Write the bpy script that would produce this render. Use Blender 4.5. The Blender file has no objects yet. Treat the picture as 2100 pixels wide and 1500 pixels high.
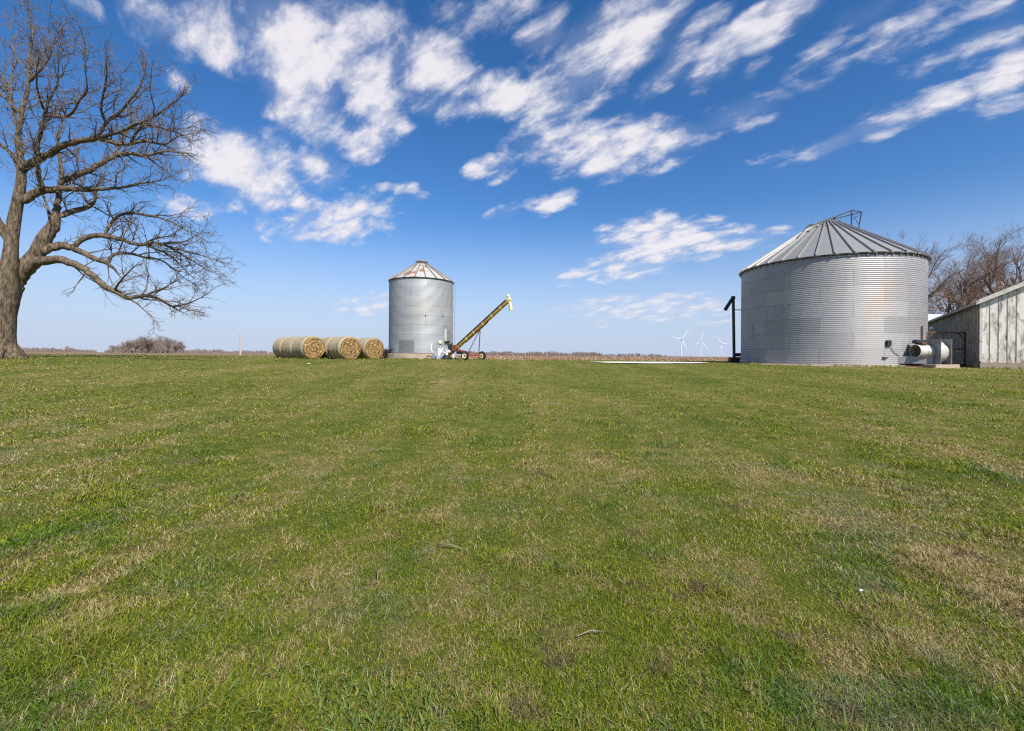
import bpy, math, random
import numpy as np
from mathutils import Vector, Matrix
R = math.radians
SC = bpy.context.scene
COL = SC.collection
rng = np.random.default_rng(7)
random.seed(7)

# ------------------------------------------------------------------ camera
CAM_H = 1.4
ROLL = R(0.42)
FPX = 933.0
cam = bpy.data.cameras.new('camera')
cam.sensor_width = 36.0
cam.lens = 36.0 * FPX / 2100.0
cam.shift_y = -0.010
cam.clip_start = 0.05
cam.clip_end = 20000
camo = bpy.data.objects.new('camera', cam)
COL.objects.link(camo)
cr, sr = math.cos(ROLL), math.sin(ROLL)
camo.matrix_world = Matrix(((cr, -sr, 0, 0), (0, 0, -1, 0), (sr, cr, 0, CAM_H), (0, 0, 0, 1)))
SC.camera = camo

# ------------------------------------------------------------------ render settings
SC.render.engine = 'CYCLES'
SC.view_settings.view_transform = 'Standard'
SC.view_settings.look = 'None'
SC.view_settings.exposure = 0.42
SC.view_settings.gamma = 1.0
SC.cycles.max_bounces = 5
SC.cycles.diffuse_bounces = 2
SC.cycles.glossy_bounces = 3
SC.cycles.transmission_bounces = 2
SC.cycles.transparent_max_bounces = 4
SC.cycles.caustics_reflective = False
SC.cycles.caustics_refractive = False
SC.cycles.use_denoising = False
SC.cycles.pixel_filter_type = 'BLACKMAN_HARRIS'
SC.cycles.filter_width = 1.25

# ------------------------------------------------------------------ sun
SUN_AZ, SUN_EL = R(30), R(45)        # azimuth measured from straight behind the camera towards the right
sdir = Vector((math.sin(SUN_AZ) * math.cos(SUN_EL), -math.cos(SUN_AZ) * math.cos(SUN_EL), math.sin(SUN_EL)))
sun = bpy.data.lights.new('sun', 'SUN')
sun.energy = 5.0
sun.angle = R(0.5)
sun.color = (1.0, 0.94, 0.85)
suno = bpy.data.objects.new('sun', sun)
COL.objects.link(suno)
suno.rotation_euler = (-sdir).to_track_quat('-Z', 'Y').to_euler()
suno.location = (20, -40, 60)


def pix(px, py, d):
    """World point that the photograph shows at (px, py), d metres in front of the camera."""
    sx = (px - 1050.0) / FPX
    sy = (729.0 - py) / FPX
    return Vector((d * (sx * cr - sy * sr), d, CAM_H + d * (sy * cr + sx * sr)))


# ------------------------------------------------------------------ sky: Nishita plus clouds laid out by direction
def build_world():
    w = bpy.data.worlds.new('World')
    SC.world = w
    w.use_nodes = True
    nt = w.node_tree
    nt.nodes.clear()
    N, L = nt.nodes.new, nt.links.new

    def math_n(op, a, b=None, clamp=False):
        n = N('ShaderNodeMath'); n.operation = op; n.use_clamp = clamp
        for i, v in enumerate((a, b)):
            if v is None: continue
            if isinstance(v, (int, float)): n.inputs[i].default_value = v
            else: L(v, n.inputs[i])
        return n.outputs[0]

    def smooth(v, a, b, lo=0.0, hi=1.0):
        n = N('ShaderNodeMapRange'); n.interpolation_type = 'SMOOTHSTEP'
        L(v, n.inputs[0])
        for i, x in enumerate((a, b, lo, hi)): n.inputs[i + 1].default_value = x
        return n.outputs[0]
    out = N('ShaderNodeOutputWorld')
    sky = N('ShaderNodeTexSky'); sky.sky_type = 'NISHITA'; sky.sun_disc = False
    sky.sun_elevation = SUN_EL
    sky.sun_rotation = math.pi - SUN_AZ
    sky.altitude = 200; sky.air_density = 1.0; sky.dust_density = 0.35; sky.ozone_density = 3.0
    hs = N('ShaderNodeHueSaturation'); hs.inputs['Saturation'].default_value = 1.30
    hs.inputs['Value'].default_value = 0.90
    L(sky.outputs[0], hs.inputs['Color'])
    tint = N('ShaderNodeMix'); tint.data_type = 'RGBA'; tint.blend_type = 'MULTIPLY'
    tint.inputs[0].default_value = 1.0
    tint.inputs[7].default_value = (0.98, 0.91, 0.99, 1)
    L(hs.outputs[0], tint.inputs[6])
    tc = N('ShaderNodeTexCoord')
    sep = N('ShaderNodeSeparateXYZ'); L(tc.outputs['Generated'], sep.inputs[0])
    X, Y, Z = sep.outputs
    Yc = math_n('MAXIMUM', Y, 0.02)
    Zc = math_n('MAXIMUM', Z, 0.02)
    U = math_n('DIVIDE', X, Yc)
    V = math_n('DIVIDE', Z, Yc)
    # plane coordinates of a cloud deck, flattened towards the horizon
    Zp = math_n('ADD', Zc, 0.30)
    pu, pv = math_n('DIVIDE', X, Zp), math_n('DIVIDE', Y, Zp)
    deck = N('ShaderNodeCombineXYZ'); L(pu, deck.inputs[0]); L(pv, deck.inputs[1])
    # streaks run from upper right to lower left: turn and stretch the deck
    mp = N('ShaderNodeMapping'); mp.vector_type = 'TEXTURE'; mp.inputs['Rotation'].default_value = (0, 0, R(-42)); mp.inputs['Scale'].default_value = (1.42, 0.82, 1)
    L(deck.outputs[0], mp.inputs[0])

    def noise(vec, scale, detail, rough, dist=0.0, dims='3D'):
        n = N('ShaderNodeTexNoise'); n.noise_dimensions = dims
        n.inputs['Scale'].default_value = scale; n.inputs['Detail'].default_value = detail
        n.inputs['Roughness'].default_value = rough; n.inputs['Distortion'].default_value = dist
        L(vec, n.inputs['Vector']); return n
    uvc = N('ShaderNodeCombineXYZ'); L(U, uvc.inputs[0]); L(V, uvc.inputs[1])
    # warp of the layout coordinates so the masses have ragged outlines
    wn = noise(deck.outputs[0], 5.0, 4, 0.6)
    wsub = N('ShaderNodeVectorMath'); wsub.operation = 'SUBTRACT'; wsub.inputs[1].default_value = (0.5, 0.5, 0.5)
    L(wn.outputs['Color'], wsub.inputs[0])
    wsc = N('ShaderNodeVectorMath'); wsc.operation = 'MULTIPLY'; wsc.inputs[1].default_value = (0.08, 0.055, 0)
    L(wsub.outputs[0], wsc.inputs[0])
    wad = N('ShaderNodeVectorMath'); wad.operation = 'ADD'
    L(uvc.outputs[0], wad.inputs[0]); L(wsc.outputs[0], wad.inputs[1])
    # cloud masses: centre, half length, half width (photo pixels turned into directions), slope in degrees, density
    blobs = [
        (160, 5, 50, 22, -35, .55), (330, 45, 105, 48, -35, .75), (460, 75, 130, 60, -30, .9), (600, 70, 130, 75, -25, 1.1),
        (620, 160, 105, 75, -40, 1.0), (735, 110, 100, 110, -60, 1.1), (760, 195, 70, 70, -50, 1.0), (880, 130, 110, 62, -35, .95),
        (900, 215, 95, 36, 0, .6), (640, 250, 90, 55, -20, .9), (745, 290, 42, 55, -70, .9), (650, 345, 62, 38, -20, .85),
        (460, 320, 110, 62, -15, 1.0), (520, 375, 95, 52, -20, .95), (395, 290, 60, 52, 0, .75), (365, 175, 34, 26, -30, .6), (400, 425, 60, 22, -5, .75), (560, 300, 80, 45, -30, .55),
        (680, 455, 125, 42, 8, .95), (640, 425, 60, 28, -20, .8), (770, 435, 50, 20, -60, .55), (828, 394, 48, 12, -6, .8),
        (1030, 195, 62, 46, -10, .95), (820, 235, 36, 34, -60, .6), (1008, 345, 44, 26, 15, .7), (940, 30, 110, 40, 0, .45), (1020, 20, 90, 45, 20, .6),
        (1290, 55, 140, 70, 35, 1.05), (1210, 130, 110, 70, 50, 1.1), (1140, 200, 90, 62, 55, 1.15), (1115, 70, 60, 36, 50, .75), (1350, 20, 90, 40, 25, .8),
        (1190, 305, 125, 55, -8, 1.05), (1290, 300, 115, 48, 8, 1.0), (1380, 285, 100, 34, 15, .75), (1490, 245, 110, 30, 22, .5),
        (1390, 120, 105, 30, 50, .75), (1430, 60, 70, 28, 45, .7), (1470, 115, 80, 42, 32, .95), (1570, 55, 110, 42, 35, .95), (1640, 10, 60, 28, 30, .8),
        (2060, 160, 100, 34, 20, .95), (1930, 210, 90, 30, 22, .9), (1820, 250, 95, 26, 22, .8), (1700, 300, 105, 20, 20, .7), (1610, 322, 70, 13, 15, .5),
        (2040, 70, 110, 34, 22, .55), (1860, 60, 140, 44, 20, .5), (1720, 110, 110, 36, 30, .42), (2080, 210, 70, 26, 15, .55), (1990, 20, 80, 20, 15, .5), (1780, 30, 90, 30, 25, .45), (2090, 110, 80, 26, 20, .6), (1900, 130, 90, 22, 22, .35), (1560, 130, 50, 18, 35, .4), (700, 20, 90, 40, -10, .7), (280, 10, 60, 40, -30, .7),
        (1145, 412, 48, 16, 25, .75), (1040, 430, 60, 14, 15, .45),
        (1360, 490, 125, 46, 2, 1.05), (1310, 530, 95, 34, 12, .95), (1470, 490, 110, 26, 4, .85), (1560, 482, 80, 14, 6, .65), (1260, 560, 120, 16, 8, .75),
        (1350, 632, 190, 28, 2, .75), (1250, 640, 90, 18, 0, .6), (1440, 655, 120, 12, 0, .35), (750, 626, 75, 18, 6, .8),
    ]
    acc = None
    print('blobs', len(blobs))
    for (bx, by, a, b, ang, s) in blobs:
        p = pix(bx, by, 1.0); cu, cv = p.x, p.z - CAM_H
        m = N('ShaderNodeMapping'); m.vector_type = 'TEXTURE'
        m.inputs['Location'].default_value = (cu, cv, 0)
        m.inputs['Rotation'].default_value = (0, 0, R(ang))
        m.inputs['Scale'].default_value = (a * 1.32 / FPX, b * 1.32 / FPX, 1)
        L(wad.outputs[0], m.inputs[0])
        ln = N('ShaderNodeVectorMath'); ln.operation = 'LENGTH'; L(m.outputs[0], ln.inputs[0])
        v = smooth(ln.outputs['Value'], 0.15, 1.25, s, 0.0)
        acc = v if acc is None else math_n('MAXIMUM', acc, v)
    # outside the photographed part of the sky: a plain broken deck
    back = smooth(noise(deck.outputs[0], 0.9, 4, 0.55).outputs[0], 0.5, 0.68, 0.0, 0.9)
    front = smooth(Y, 0.12, 0.4)
    mixm = N('ShaderNodeMix'); L(front, mixm.inputs[0]); L(back, mixm.inputs[2]); L(acc, mixm.inputs[3])
    mass = mixm.outputs[0]
    n1 = noise(mp.outputs[0], 8.5, 10, 0.62, 0.35).outputs[0]
    n2 = noise(mp.outputs[0], 26.0, 6, 0.62, 0.3).outputs[0]
    vo = N('ShaderNodeTexVoronoi'); vo.feature = 'SMOOTH_F1'; vo.inputs['Scale'].default_value = 13.0
    vo.inputs['Smoothness'].default_value = 0.6
    vw = N('ShaderNodeVectorMath'); vw.operation = 'ADD'
    vs_ = N('ShaderNodeVectorMath'); vs_.operation = 'SCALE'; vs_.inputs['Scale'].default_value = 0.10
    L(wsub.outputs[0], vs_.inputs[0])
    L(mp.outputs[0], vw.inputs[0]); L(vs_.outputs[0], vw.inputs[1]); L(vw.outputs[0], vo.inputs['Vector'])
    puff = math_n('SUBTRACT', 0.92, math_n('MULTIPLY', vo.outputs['Distance'], 0.95))
    nn = math_n('ADD', math_n('ADD', math_n('MULTIPLY', n1, 0.56), math_n('MULTIPLY', n2, 0.19)), math_n('MULTIPLY', puff, 0.25))
    d = math_n('ADD', math_n('MULTIPLY', mass, 0.60), math_n('MULTIPLY', math_n('SUBTRACT', nn, 0.5), 3.0))
    gate = smooth(mass, 0.02, 0.22)
    cov = math_n('MULTIPLY', smooth(d, 0.0, 0.70), gate)
    # thin veil round the masses
    veil = math_n('MULTIPLY', smooth(math_n('ADD', mass, math_n('MULTIPLY', math_n('SUBTRACT', n1, .5), 1.2)), 0.10, 0.95), 0.20)
    cov = math_n('MAXIMUM', math_n('MULTIPLY', cov, 0.93), math_n('MULTIPLY', veil, gate))
    # towards the horizon the cloud is seen through more air
    lowz = smooth(Z, 0.0, 0.22, 0.55, 1.0)
    cov = math_n('MULTIPLY', cov, lowz)
    up = smooth(Z, 0.0, 0.02)
    cov = math_n('MULTIPLY', cov, up, True)
    thick = smooth(math_n('ADD', d, math_n('MULTIPLY', math_n('SUBTRACT', n2, 0.5), 1.0)), 0.18, 0.90)
    cc = N('ShaderNodeMix'); cc.data_type = 'RGBA'
    L(thick, cc.inputs[0])
    cc.inputs[6].default_value = (4.4, 4.45, 5.1, 1)
    cc.inputs[7].default_value = (5.75, 5.5, 5.7, 1)
    # pale air near the horizon
    hz = smooth(Z, 0.0, 0.30, 0.92, 0.0)
    hm = N('ShaderNodeMix'); hm.data_type = 'RGBA'; L(hz, hm.inputs[0]); L(tint.outputs[2], hm.inputs[6])
    hm.inputs[7].default_value = (3.1, 3.78, 5.1, 1)
    fin = N('ShaderNodeMix'); fin.data_type = 'RGBA'
    L(cov, fin.inputs[0]); L(hm.outputs[2], fin.inputs[6]); L(cc.outputs[2], fin.inputs[7])
    bg = N('ShaderNodeBackground'); bg.inputs['Strength'].default_value = 0.12
    L(fin.outputs[2], bg.inputs['Color']); L(bg.outputs[0], out.inputs['Surface'])
    w.cycles.sampling_method = 'MANUAL'
    w.cycles.sample_map_resolution = 512


build_world()

# ------------------------------------------------------------------ terrain
def sstep(t):
    t = np.clip(t, 0, 1); return t * t * (3 - 2 * t)


def ground_h(x, y):
    """Height of the ground: the lawn climbs to a plateau, the field beyond lies a little lower."""
    x = np.asarray(x, float); y = np.asarray(y, float)
    z = 1.02 * sstep((y + 1.2 + 0.13 * np.clip(x, 0, 30)) / 32.0)
    z = z + 0.10 * sstep((-x - 8) / 20.0) * sstep((y - 6) / 16.0)
    z = z - 0.20 * sstep((y - 38) / 14.0) * sstep((x + 12) / 14.0) - 0.05 * sstep((y - 60) / 60)
    z = z + 0.015 * np.sin(x * 0.55 + 1.0) * np.sin(y * 0.47) * sstep(y / 8)
    return z


def gh(x, y):
    return float(ground_h(x, y))


# ------------------------------------------------------------------ mesh helpers
class MB:
    """Collects simple shapes and links them as one mesh object."""
    def __init__(s):
        s.v = []; s.f = []; s.uv = {}

    def add(s, vs, fs):
        o = len(s.v)
        s.v += [tuple(v) for v in vs]
        s.f += [tuple(i + o for i in f) for f in fs]
        return s

    def box(s, c, size, rot=None, bev=0.0):
        hx, hy, hz = [a / 2 for a in size]
        c = Vector(c)
        if bev <= 0:
            vs = [Vector((a * hx, b * hy, d * hz)) for a in (-1, 1) for b in (-1, 1) for d in (-1, 1)]
            fs = [(0, 1, 3, 2), (4, 6, 7, 5), (0, 4, 5, 1), (2, 3, 7, 6), (0, 2, 6, 4), (1, 5, 7, 3)]
        else:
            b = min(bev, hx * .9, hy * .9, hz * .9)
            vs = []
            for z, k in ((-hz, b), (-hz + b, 0), (hz - b, 0), (hz, b)):
                x, y = hx - k, hy - k
                q = b
                vs += [Vector(p) for p in ((-x + q, -y, z), (x - q, -y, z), (x, -y + q, z), (x, y - q, z), (x - q, y, z), (-x + q, y, z), (-x, y - q, z), (-x, -y + q, z))]
            fs = [tuple(range(7, -1, -1)), tuple(range(24, 32))]
            for r in range(3):
                for i in range(8):
                    j = (i + 1) % 8
                    fs.append((r * 8 + i, r * 8 + j, r * 8 + 8 + j, r * 8 + 8 + i))
        if rot is not None: vs = [rot @ v for v in vs]
        return s.add([v + c for v in vs], fs)

    def tube(s, pts, rad, n=10, cap=True):
        pts = [Vector(p) for p in pts]
        rad = rad if isinstance(rad, (list, tuple)) else [rad] * len(pts)
        vs, fs = [], []
        up = None
        for i, p in enumerate(pts):
            t = (pts[min(i + 1, len(pts) - 1)] - pts[max(i - 1, 0)]).normalized()
            if up is None:
                up = Vector((0, 0, 1)) if abs(t.z) < .9 else Vector((1, 0, 0))
            a = t.cross(up).normalized(); b = a.cross(t).normalized(); up = b
            for k in range(n):
                an = 2 * math.pi * k / n
                vs.append(p + (a * math.cos(an) + b * math.sin(an)) * rad[i])
        for i in range(len(pts) - 1):
            for k in range(n):
                j = (k + 1) % n
                fs.append((i * n + k, i * n + j, i * n + n + j, i * n + n + k))
        if cap:
            fs.append(tuple(range(n - 1, -1, -1)))
            fs.append(tuple(range((len(pts) - 1) * n, len(pts) * n)))
        return s.add(vs, fs)

    def lathe(s, prof, n=32, M=None, cap0=False, cap1=False):
        """prof: list of (radius, z) turned round the z axis, then moved by M."""
        vs = []
        for (r, z) in prof:
            for k in range(n):
                a = 2 * math.pi * k / n
                vs.append(Vector((r * math.cos(a), r * math.sin(a), z)))
        if M is not None: vs = [M @ v for v in vs]
        fs = []
        for i in range(len(prof) - 1):
            for k in range(n):
                j = (k + 1) % n
                fs.append((i * n + k, i * n + j, i * n + n + j, i * n + n + k))
        if cap0: fs.append(tuple(range(n - 1, -1, -1)))
        if cap1: fs.append(tuple(range((len(prof) - 1) * n, len(prof) * n)))
        return s.add(vs, fs)

    def build(s, name, mat, parent=None, smooth=False, auto=None):
        me = bpy.data.meshes.new(name)
        me.from_pydata(s.v, [], s.f)
        me.update()
        return link(name, me, mat, parent, smooth, auto)


def link(name, me, mat, parent=None, smooth=False, auto=None):
    if mat is not None: me.materials.append(mat)
    if smooth:
        me.polygons.foreach_set('use_smooth', [True] * len(me.polygons))
        if auto: me.set_sharp_from_angle(angle=R(auto))
    o = bpy.data.objects.new(name, me)
    COL.objects.link(o)
    if parent is not None: o.parent = parent
    return o


def np_mesh(name, V, F, mat, parent=None, smooth=False, attrs=None):
    """Mesh from numpy arrays: V (n,3), F (m,k) with one k."""
    V = np.ascontiguousarray(V, np.float32); F = np.ascontiguousarray(F, np.int32)
    me = bpy.data.meshes.new(name)
    me.vertices.add(len(V)); me.vertices.foreach_set('co', V.ravel())
    m, k = F.shape
    me.loops.add(m * k); me.loops.foreach_set('vertex_index', F.ravel())
    me.polygons.add(m)
    me.polygons.foreach_set('loop_start', np.arange(0, m * k, k, dtype=np.int32))
    if attrs:
        for an, arr in attrs.items():
            at = me.attributes.new(an, 'FLOAT', 'POINT')
            at.data.foreach_set('value', np.ascontiguousarray(arr, np.float32))
    me.update(calc_edges=True)
    return link(name, me, mat, parent, smooth)


def join(dst, src):
    """Melt src's mesh into dst's, keeping its material."""
    import bmesh
    bm = bmesh.new(); bm.from_mesh(dst.data)
    nf = len(bm.faces); bm.from_mesh(src.data); bm.faces.ensure_lookup_table()
    mi = len(dst.data.materials)
    for f in bm.faces[nf:]: f.material_index = mi
    dst.data.materials.append(src.data.materials[0])
    bm.to_mesh(dst.data); bm.free()
    me = src.data; bpy.data.objects.remove(src); bpy.data.meshes.remove(me)
    return dst


def tag(o, label, cat, group=None, kind=None):
    o['label'] = label; o['category'] = cat
    if group: o['group'] = group
    if kind: o['kind'] = kind
    return o


def thing(name, label, cat, loc=(0, 0, 0), rz=0.0, group=None):
    o = bpy.data.objects.new(name, None)
    COL.objects.link(o)
    o.empty_display_size = 0.3
    o.location = loc; o.rotation_euler = (0, 0, rz)
    return tag(o, label, cat, group)


def copy_tree(o, parent=None):
    c = o.copy(); COL.objects.link(c); c.parent = parent
    for ch in list(o.children): copy_tree(ch, c)
    return c


# ------------------------------------------------------------------ materials
class NT:
    def __init__(s, name):
        s.m = bpy.data.materials.new(name); s.m.use_nodes = True
        s.t = s.m.node_tree; s.t.nodes.clear()
        s.out = s.N('ShaderNodeOutputMaterial')
        s.b = s.N('ShaderNodeBsdfPrincipled')
        s.L(s.b.outputs[0], s.out.inputs[0])
        s._co = None

    def N(s, t): return s.t.nodes.new(t)
    def L(s, a, b): s.t.links.new(a, b)

    def setin(s, sock, v):
        if v is None: return
        if isinstance(v, bpy.types.NodeSocket): s.L(v, sock)
        elif isinstance(v, tuple) and len(v) == 3 and sock.type == 'RGBA': sock.default_value = (*v, 1)
        else: sock.default_value = v

    def co(s, kind='Object'):
        if s._co is None: s._co = s.N('ShaderNodeTexCoord')
        return s._co.outputs[kind]

    def pos(s): return s.N('ShaderNodeNewGeometry').outputs['Position']

    def mapping(s, vec, scale=(1, 1, 1), rot=(0, 0, 0), loc=(0, 0, 0)):
        n = s.N('ShaderNodeMapping'); s.L(vec, n.inputs[0])
        n.inputs['Scale'].default_value = scale; n.inputs['Rotation'].default_value = rot; n.inputs['Location'].default_value = loc
        return n.outputs[0]

    def noise(s, vec, scale, detail=4, rough=.55, dist=0, color=False):
        n = s.N('ShaderNodeTexNoise'); s.L(vec, n.inputs['Vector'])
        n.inputs['Scale'].default_value = scale; n.inputs['Detail'].default_value = detail
        n.inputs['Roughness'].default_value = rough; n.inputs['Distortion'].default_value = dist
        return n.outputs['Color' if color else 'Fac']

    def rng(s, v, a, b, lo=0., hi=1., interp='LINEAR'):
        n = s.N('ShaderNodeMapRange'); n.interpolation_type = interp; s.L(v, n.inputs[0])
        for i, x in enumerate((a, b, lo, hi)): n.inputs[i + 1].default_value = x
        return n.outputs[0]

    def math(s, op, a, b=None, clamp=False):
        n = s.N('ShaderNodeMath'); n.operation = op; n.use_clamp = clamp
        s.setin(n.inputs[0], a); s.setin(n.inputs[1], b)
        return n.outputs[0]

    def mix(s, f, a, b, blend='MIX'):
        n = s.N('ShaderNodeMix'); n.data_type = 'RGBA'; n.blend_type = blend
        s.setin(n.inputs[0], f); s.setin(n.inputs[6], a); s.setin(n.inputs[7], b)
        return n.outputs[2]

    def ramp(s, v, stops):
        n = s.N('ShaderNodeValToRGB'); s.L(v, n.inputs[0])
        e = n.color_ramp.elements
        while len(e) > 1: e.remove(e[-1])
        for i, (p, c) in enumerate(stops):
            k = e[0] if i == 0 else e.new(p)
            k.position = p; k.color = (*c, 1)
        return n.outputs[0]

    def bump(s, h, strength=.3, dist=.02):
        n = s.N('ShaderNodeBump'); n.inputs['Strength'].default_value = strength; n.inputs['Distance'].default_value = dist
        s.L(h, n.inputs['Height']); s.L(n.outputs[0], s.b.inputs['Normal'])

    def attr(s, name):
        n = s.N('ShaderNodeAttribute'); n.attribute_name = name; return n

    def set(s, col=None, rough=None, metal=None, spec=None):
        s.setin(s.b.inputs['Base Color'], col); s.setin(s.b.inputs['Roughness'], rough)
        s.setin(s.b.inputs['Metallic'], metal); s.setin(s.b.inputs['Specular IOR Level'], spec)
        return s


def paint(name, col, rough=.5, metal=0., var=.25, scale=6., rust=None, rust_at=(.62, .72), bump=.0):
    """Painted or bare surface with uneven wear and optional rust."""
    t = NT(name)
    n = t.noise(t.co(), scale, 6, .65)
    c = t.mix(t.rng(n, .3, .7), tuple(a * (1 - var) for a in col), tuple(min(1, a * (1 + var)) for a in col))
    r = rough
    if rust:
        n2 = t.noise(t.mapping(t.co(), loc=(3, 7, 1)), scale * .7, 8, .7)
        k = t.rng(n2, rust_at[0], rust_at[1])
        c = t.mix(k, c, rust)
        r = t.rng(k, 0, 1, rough, .85)
        if metal: t.setin(t.b.inputs['Metallic'], t.rng(k, 0, 1, metal, 0))
    t.set(c, r, None if (rust and metal) else metal, .4)
    if bump: t.bump(n, bump, .01)
    return t.m


def lawn_dry(t, P):
    """How dry the turf is at a place: shared by the turf sheet and its blades."""
    a = t.noise(t.mapping(P, (1, .55, 1), (0, 0, R(-38))), .42, 3, .6)
    b = t.noise(P, 2.6, 5, .7)
    c = t.noise(P, 9.0, 4, .7)
    # wheel and mower lines that run from the near left to the far middle
    w = t.noise(t.mapping(P, (1.1, .05, 1), (0, 0, R(33))), .9, 3, .6)
    s = t.math('ADD', t.math('MULTIPLY', a, .25), t.math('MULTIPLY', b, .38))
    s = t.math('ADD', s, t.math('MULTIPLY', c, .21))
    return t.math('ADD', s, t.math('MULTIPLY', w, .16))


def mat_lawn():
    t = NT('turf')
    P = t.pos()
    d = lawn_dry(t, P)
    fine = t.noise(P, 34, 6, .75)
    soil = t.noise(P, 1.1, 5, .7)
    c = t.ramp(d, [(.40, (.085, .12, .014)), (.50, (.18, .19, .028)), (.57, (.28, .235, .075)), (.64, (.36, .285, .13))])
    c = t.mix(t.rng(fine, .35, .68), t.mix(.62, c, (.035, .03, .015)), c)
    c = t.mix(t.rng(soil, .66, .74, 0, .8), c, (.16, .11, .075))
    t.set(c, .95, 0, .1)
    t.bump(fine, .9, .03)
    return t.m


def mat_blade(name='grass_blade', bias=0.0, tall=False):
    t = NT(name)
    P = t.pos()
    d = lawn_dry(t, P)
    r = t.attr('rnd').outputs['Fac']
    h = t.attr('tip').outputs['Fac']
    r2 = t.math('FRACT', t.math('MULTIPLY', r, 17.31))
    g = t.ramp(r2, [(0, (.060, .108, .008)), (.4, (.158, .215, .013)), (.75, (.270, .315, .024)), (1, (.40, .395, .060))])
    if tall:
        g = t.ramp(r2, [(0, (.075, .14, .022)), (.5, (.135, .215, .045)), (1, (.23, .31, .10))])
    s = t.ramp(r2, [(0, (.20, .135, .05)), (.5, (.40, .318, .135)), (1, (.60, .51, .28))])
    k = t.math('GREATER_THAN', t.rng(d, .462 + bias, .565 + bias, 0.05, .97), r)
    c = t.mix(k, g, s)
    bl = t.noise(t.mapping(P, loc=(9, 4, 0)), 1.3, 5, .7)
    c = t.mix(t.rng(bl, .49, .60, 0, .9), c, t.mix(1., c, (.50, .76, .80), 'MULTIPLY'))
    br = t.noise(t.mapping(P, loc=(2, 14, 0)), 2.2, 5, .7)
    c = t.mix(t.rng(br, .585, .66, 0, .8), c, t.mix(r2, (.11, .065, .045), (.24, .17, .12)))
    c = t.mix(t.rng(h, 0, 1, .25, 0), c, t.mix(.5, c, (.30, .24, .11)))
    t.set(c, .7, 0, .06)
    tr = t.N('ShaderNodeBsdfTranslucent'); t.L(c, tr.inputs[0])
    mx = t.N('ShaderNodeMixShader'); mx.inputs[0].default_value = .33
    t.L(t.b.outputs[0], mx.inputs[1]); t.L(tr.outputs[0], mx.inputs[2]); t.L(mx.outputs[0], t.out.inputs[0])
    return t.m


def mat_field():
    t = NT('field_soil')
    P = t.pos()
    n = t.noise(t.mapping(P, (.12, 1.0, 1)), .35, 6, .7)
    f = t.noise(P, 3.0, 5, .75)
    c = t.ramp(n, [(.3, (.17, .105, .07)), (.5, (.27, .175, .12)), (.7, (.38, .27, .18))])
    c = t.mix(t.rng(f, .35, .7), t.mix(.5, c, (.10, .06, .04)), c)
    t.set(c, .95, 0, .1)
    return t.m


def mat_galv(name, rings, sheet_w, sheet_h, base=(.56, .57, .585), rough=.42, metal=.75, stain=True, rustline=False):
    """Galvanised sheets: each sheet its own tone, seams, spangle, streaks of weather."""
    t = NT(name)
    uv = t.co('UV')
    br = t.N('ShaderNodeTexBrick'); t.L(uv, br.inputs['Vector'])
    br.offset = .5; br.squash = 1
    br.inputs['Color1'].default_value = (.80, .80, .81, 1); br.inputs['Color2'].default_value = (1.0, 1.0, 1.0, 1)
    br.inputs['Mortar'].default_value = (.50, .50, .50, 1)
    br.inputs['Scale'].default_value = 1; br.inputs['Mortar Size'].default_value = .013
    br.inputs['Mortar Smooth'].default_value = .3; br.inputs['Bias'].default_value = 0
    br.inputs['Brick Width'].default_value = sheet_w; br.inputs['Row Height'].default_value = sheet_h
    sp = t.noise(t.co(), 9, 8, .7)
    st = t.noise(t.mapping(uv, (1.6, .09, 1)), 2.2, 6, .65)
    c = t.mix(1., base, br.outputs[0], 'MULTIPLY')
    c = t.mix(t.rng(sp, .35, .7), t.mix(1., c, (.84, .85, .87), 'MULTIPLY'), c)
    c = t.mix(t.rng(st, .5, .8, 0, .45), c, t.mix(1., c, (.74, .72, .69), 'MULTIPLY'))
    r = t.rng(sp, .3, .7, rough - .07, rough + .1)
    k = None
    if stain:
        n3 = t.noise(t.mapping(uv, (.5, .22, 1), loc=(2.1, .7, 0)), 1.0, 6, .6)
        k = t.rng(n3, .55, .75, 0, .45)
        c = t.mix(k, c, (.46, .34, .24))
        r = t.mix(k, r, (.7, .7, .7))
    t.set(c, r, metal, .5)
    return t.m


def mat_bark(name, dark, light, twig=False):
    t = NT(name)
    P = t.co()
    n = t.noise(t.mapping(P, (7, 7, 1.6)), 1.6, 8, .72, .3)
    m = t.noise(P, .55, 4, .6)
    c = t.mix(t.rng(n, .40, .66), dark, light)
    c = t.mix(t.rng(m, .5, .7, 0, .35), c, (.15, .15, .09))
    t.set(c, .9, 0, .15)
    if not twig: t.bump(n, 1.0, .09)
    return t.m


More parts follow.
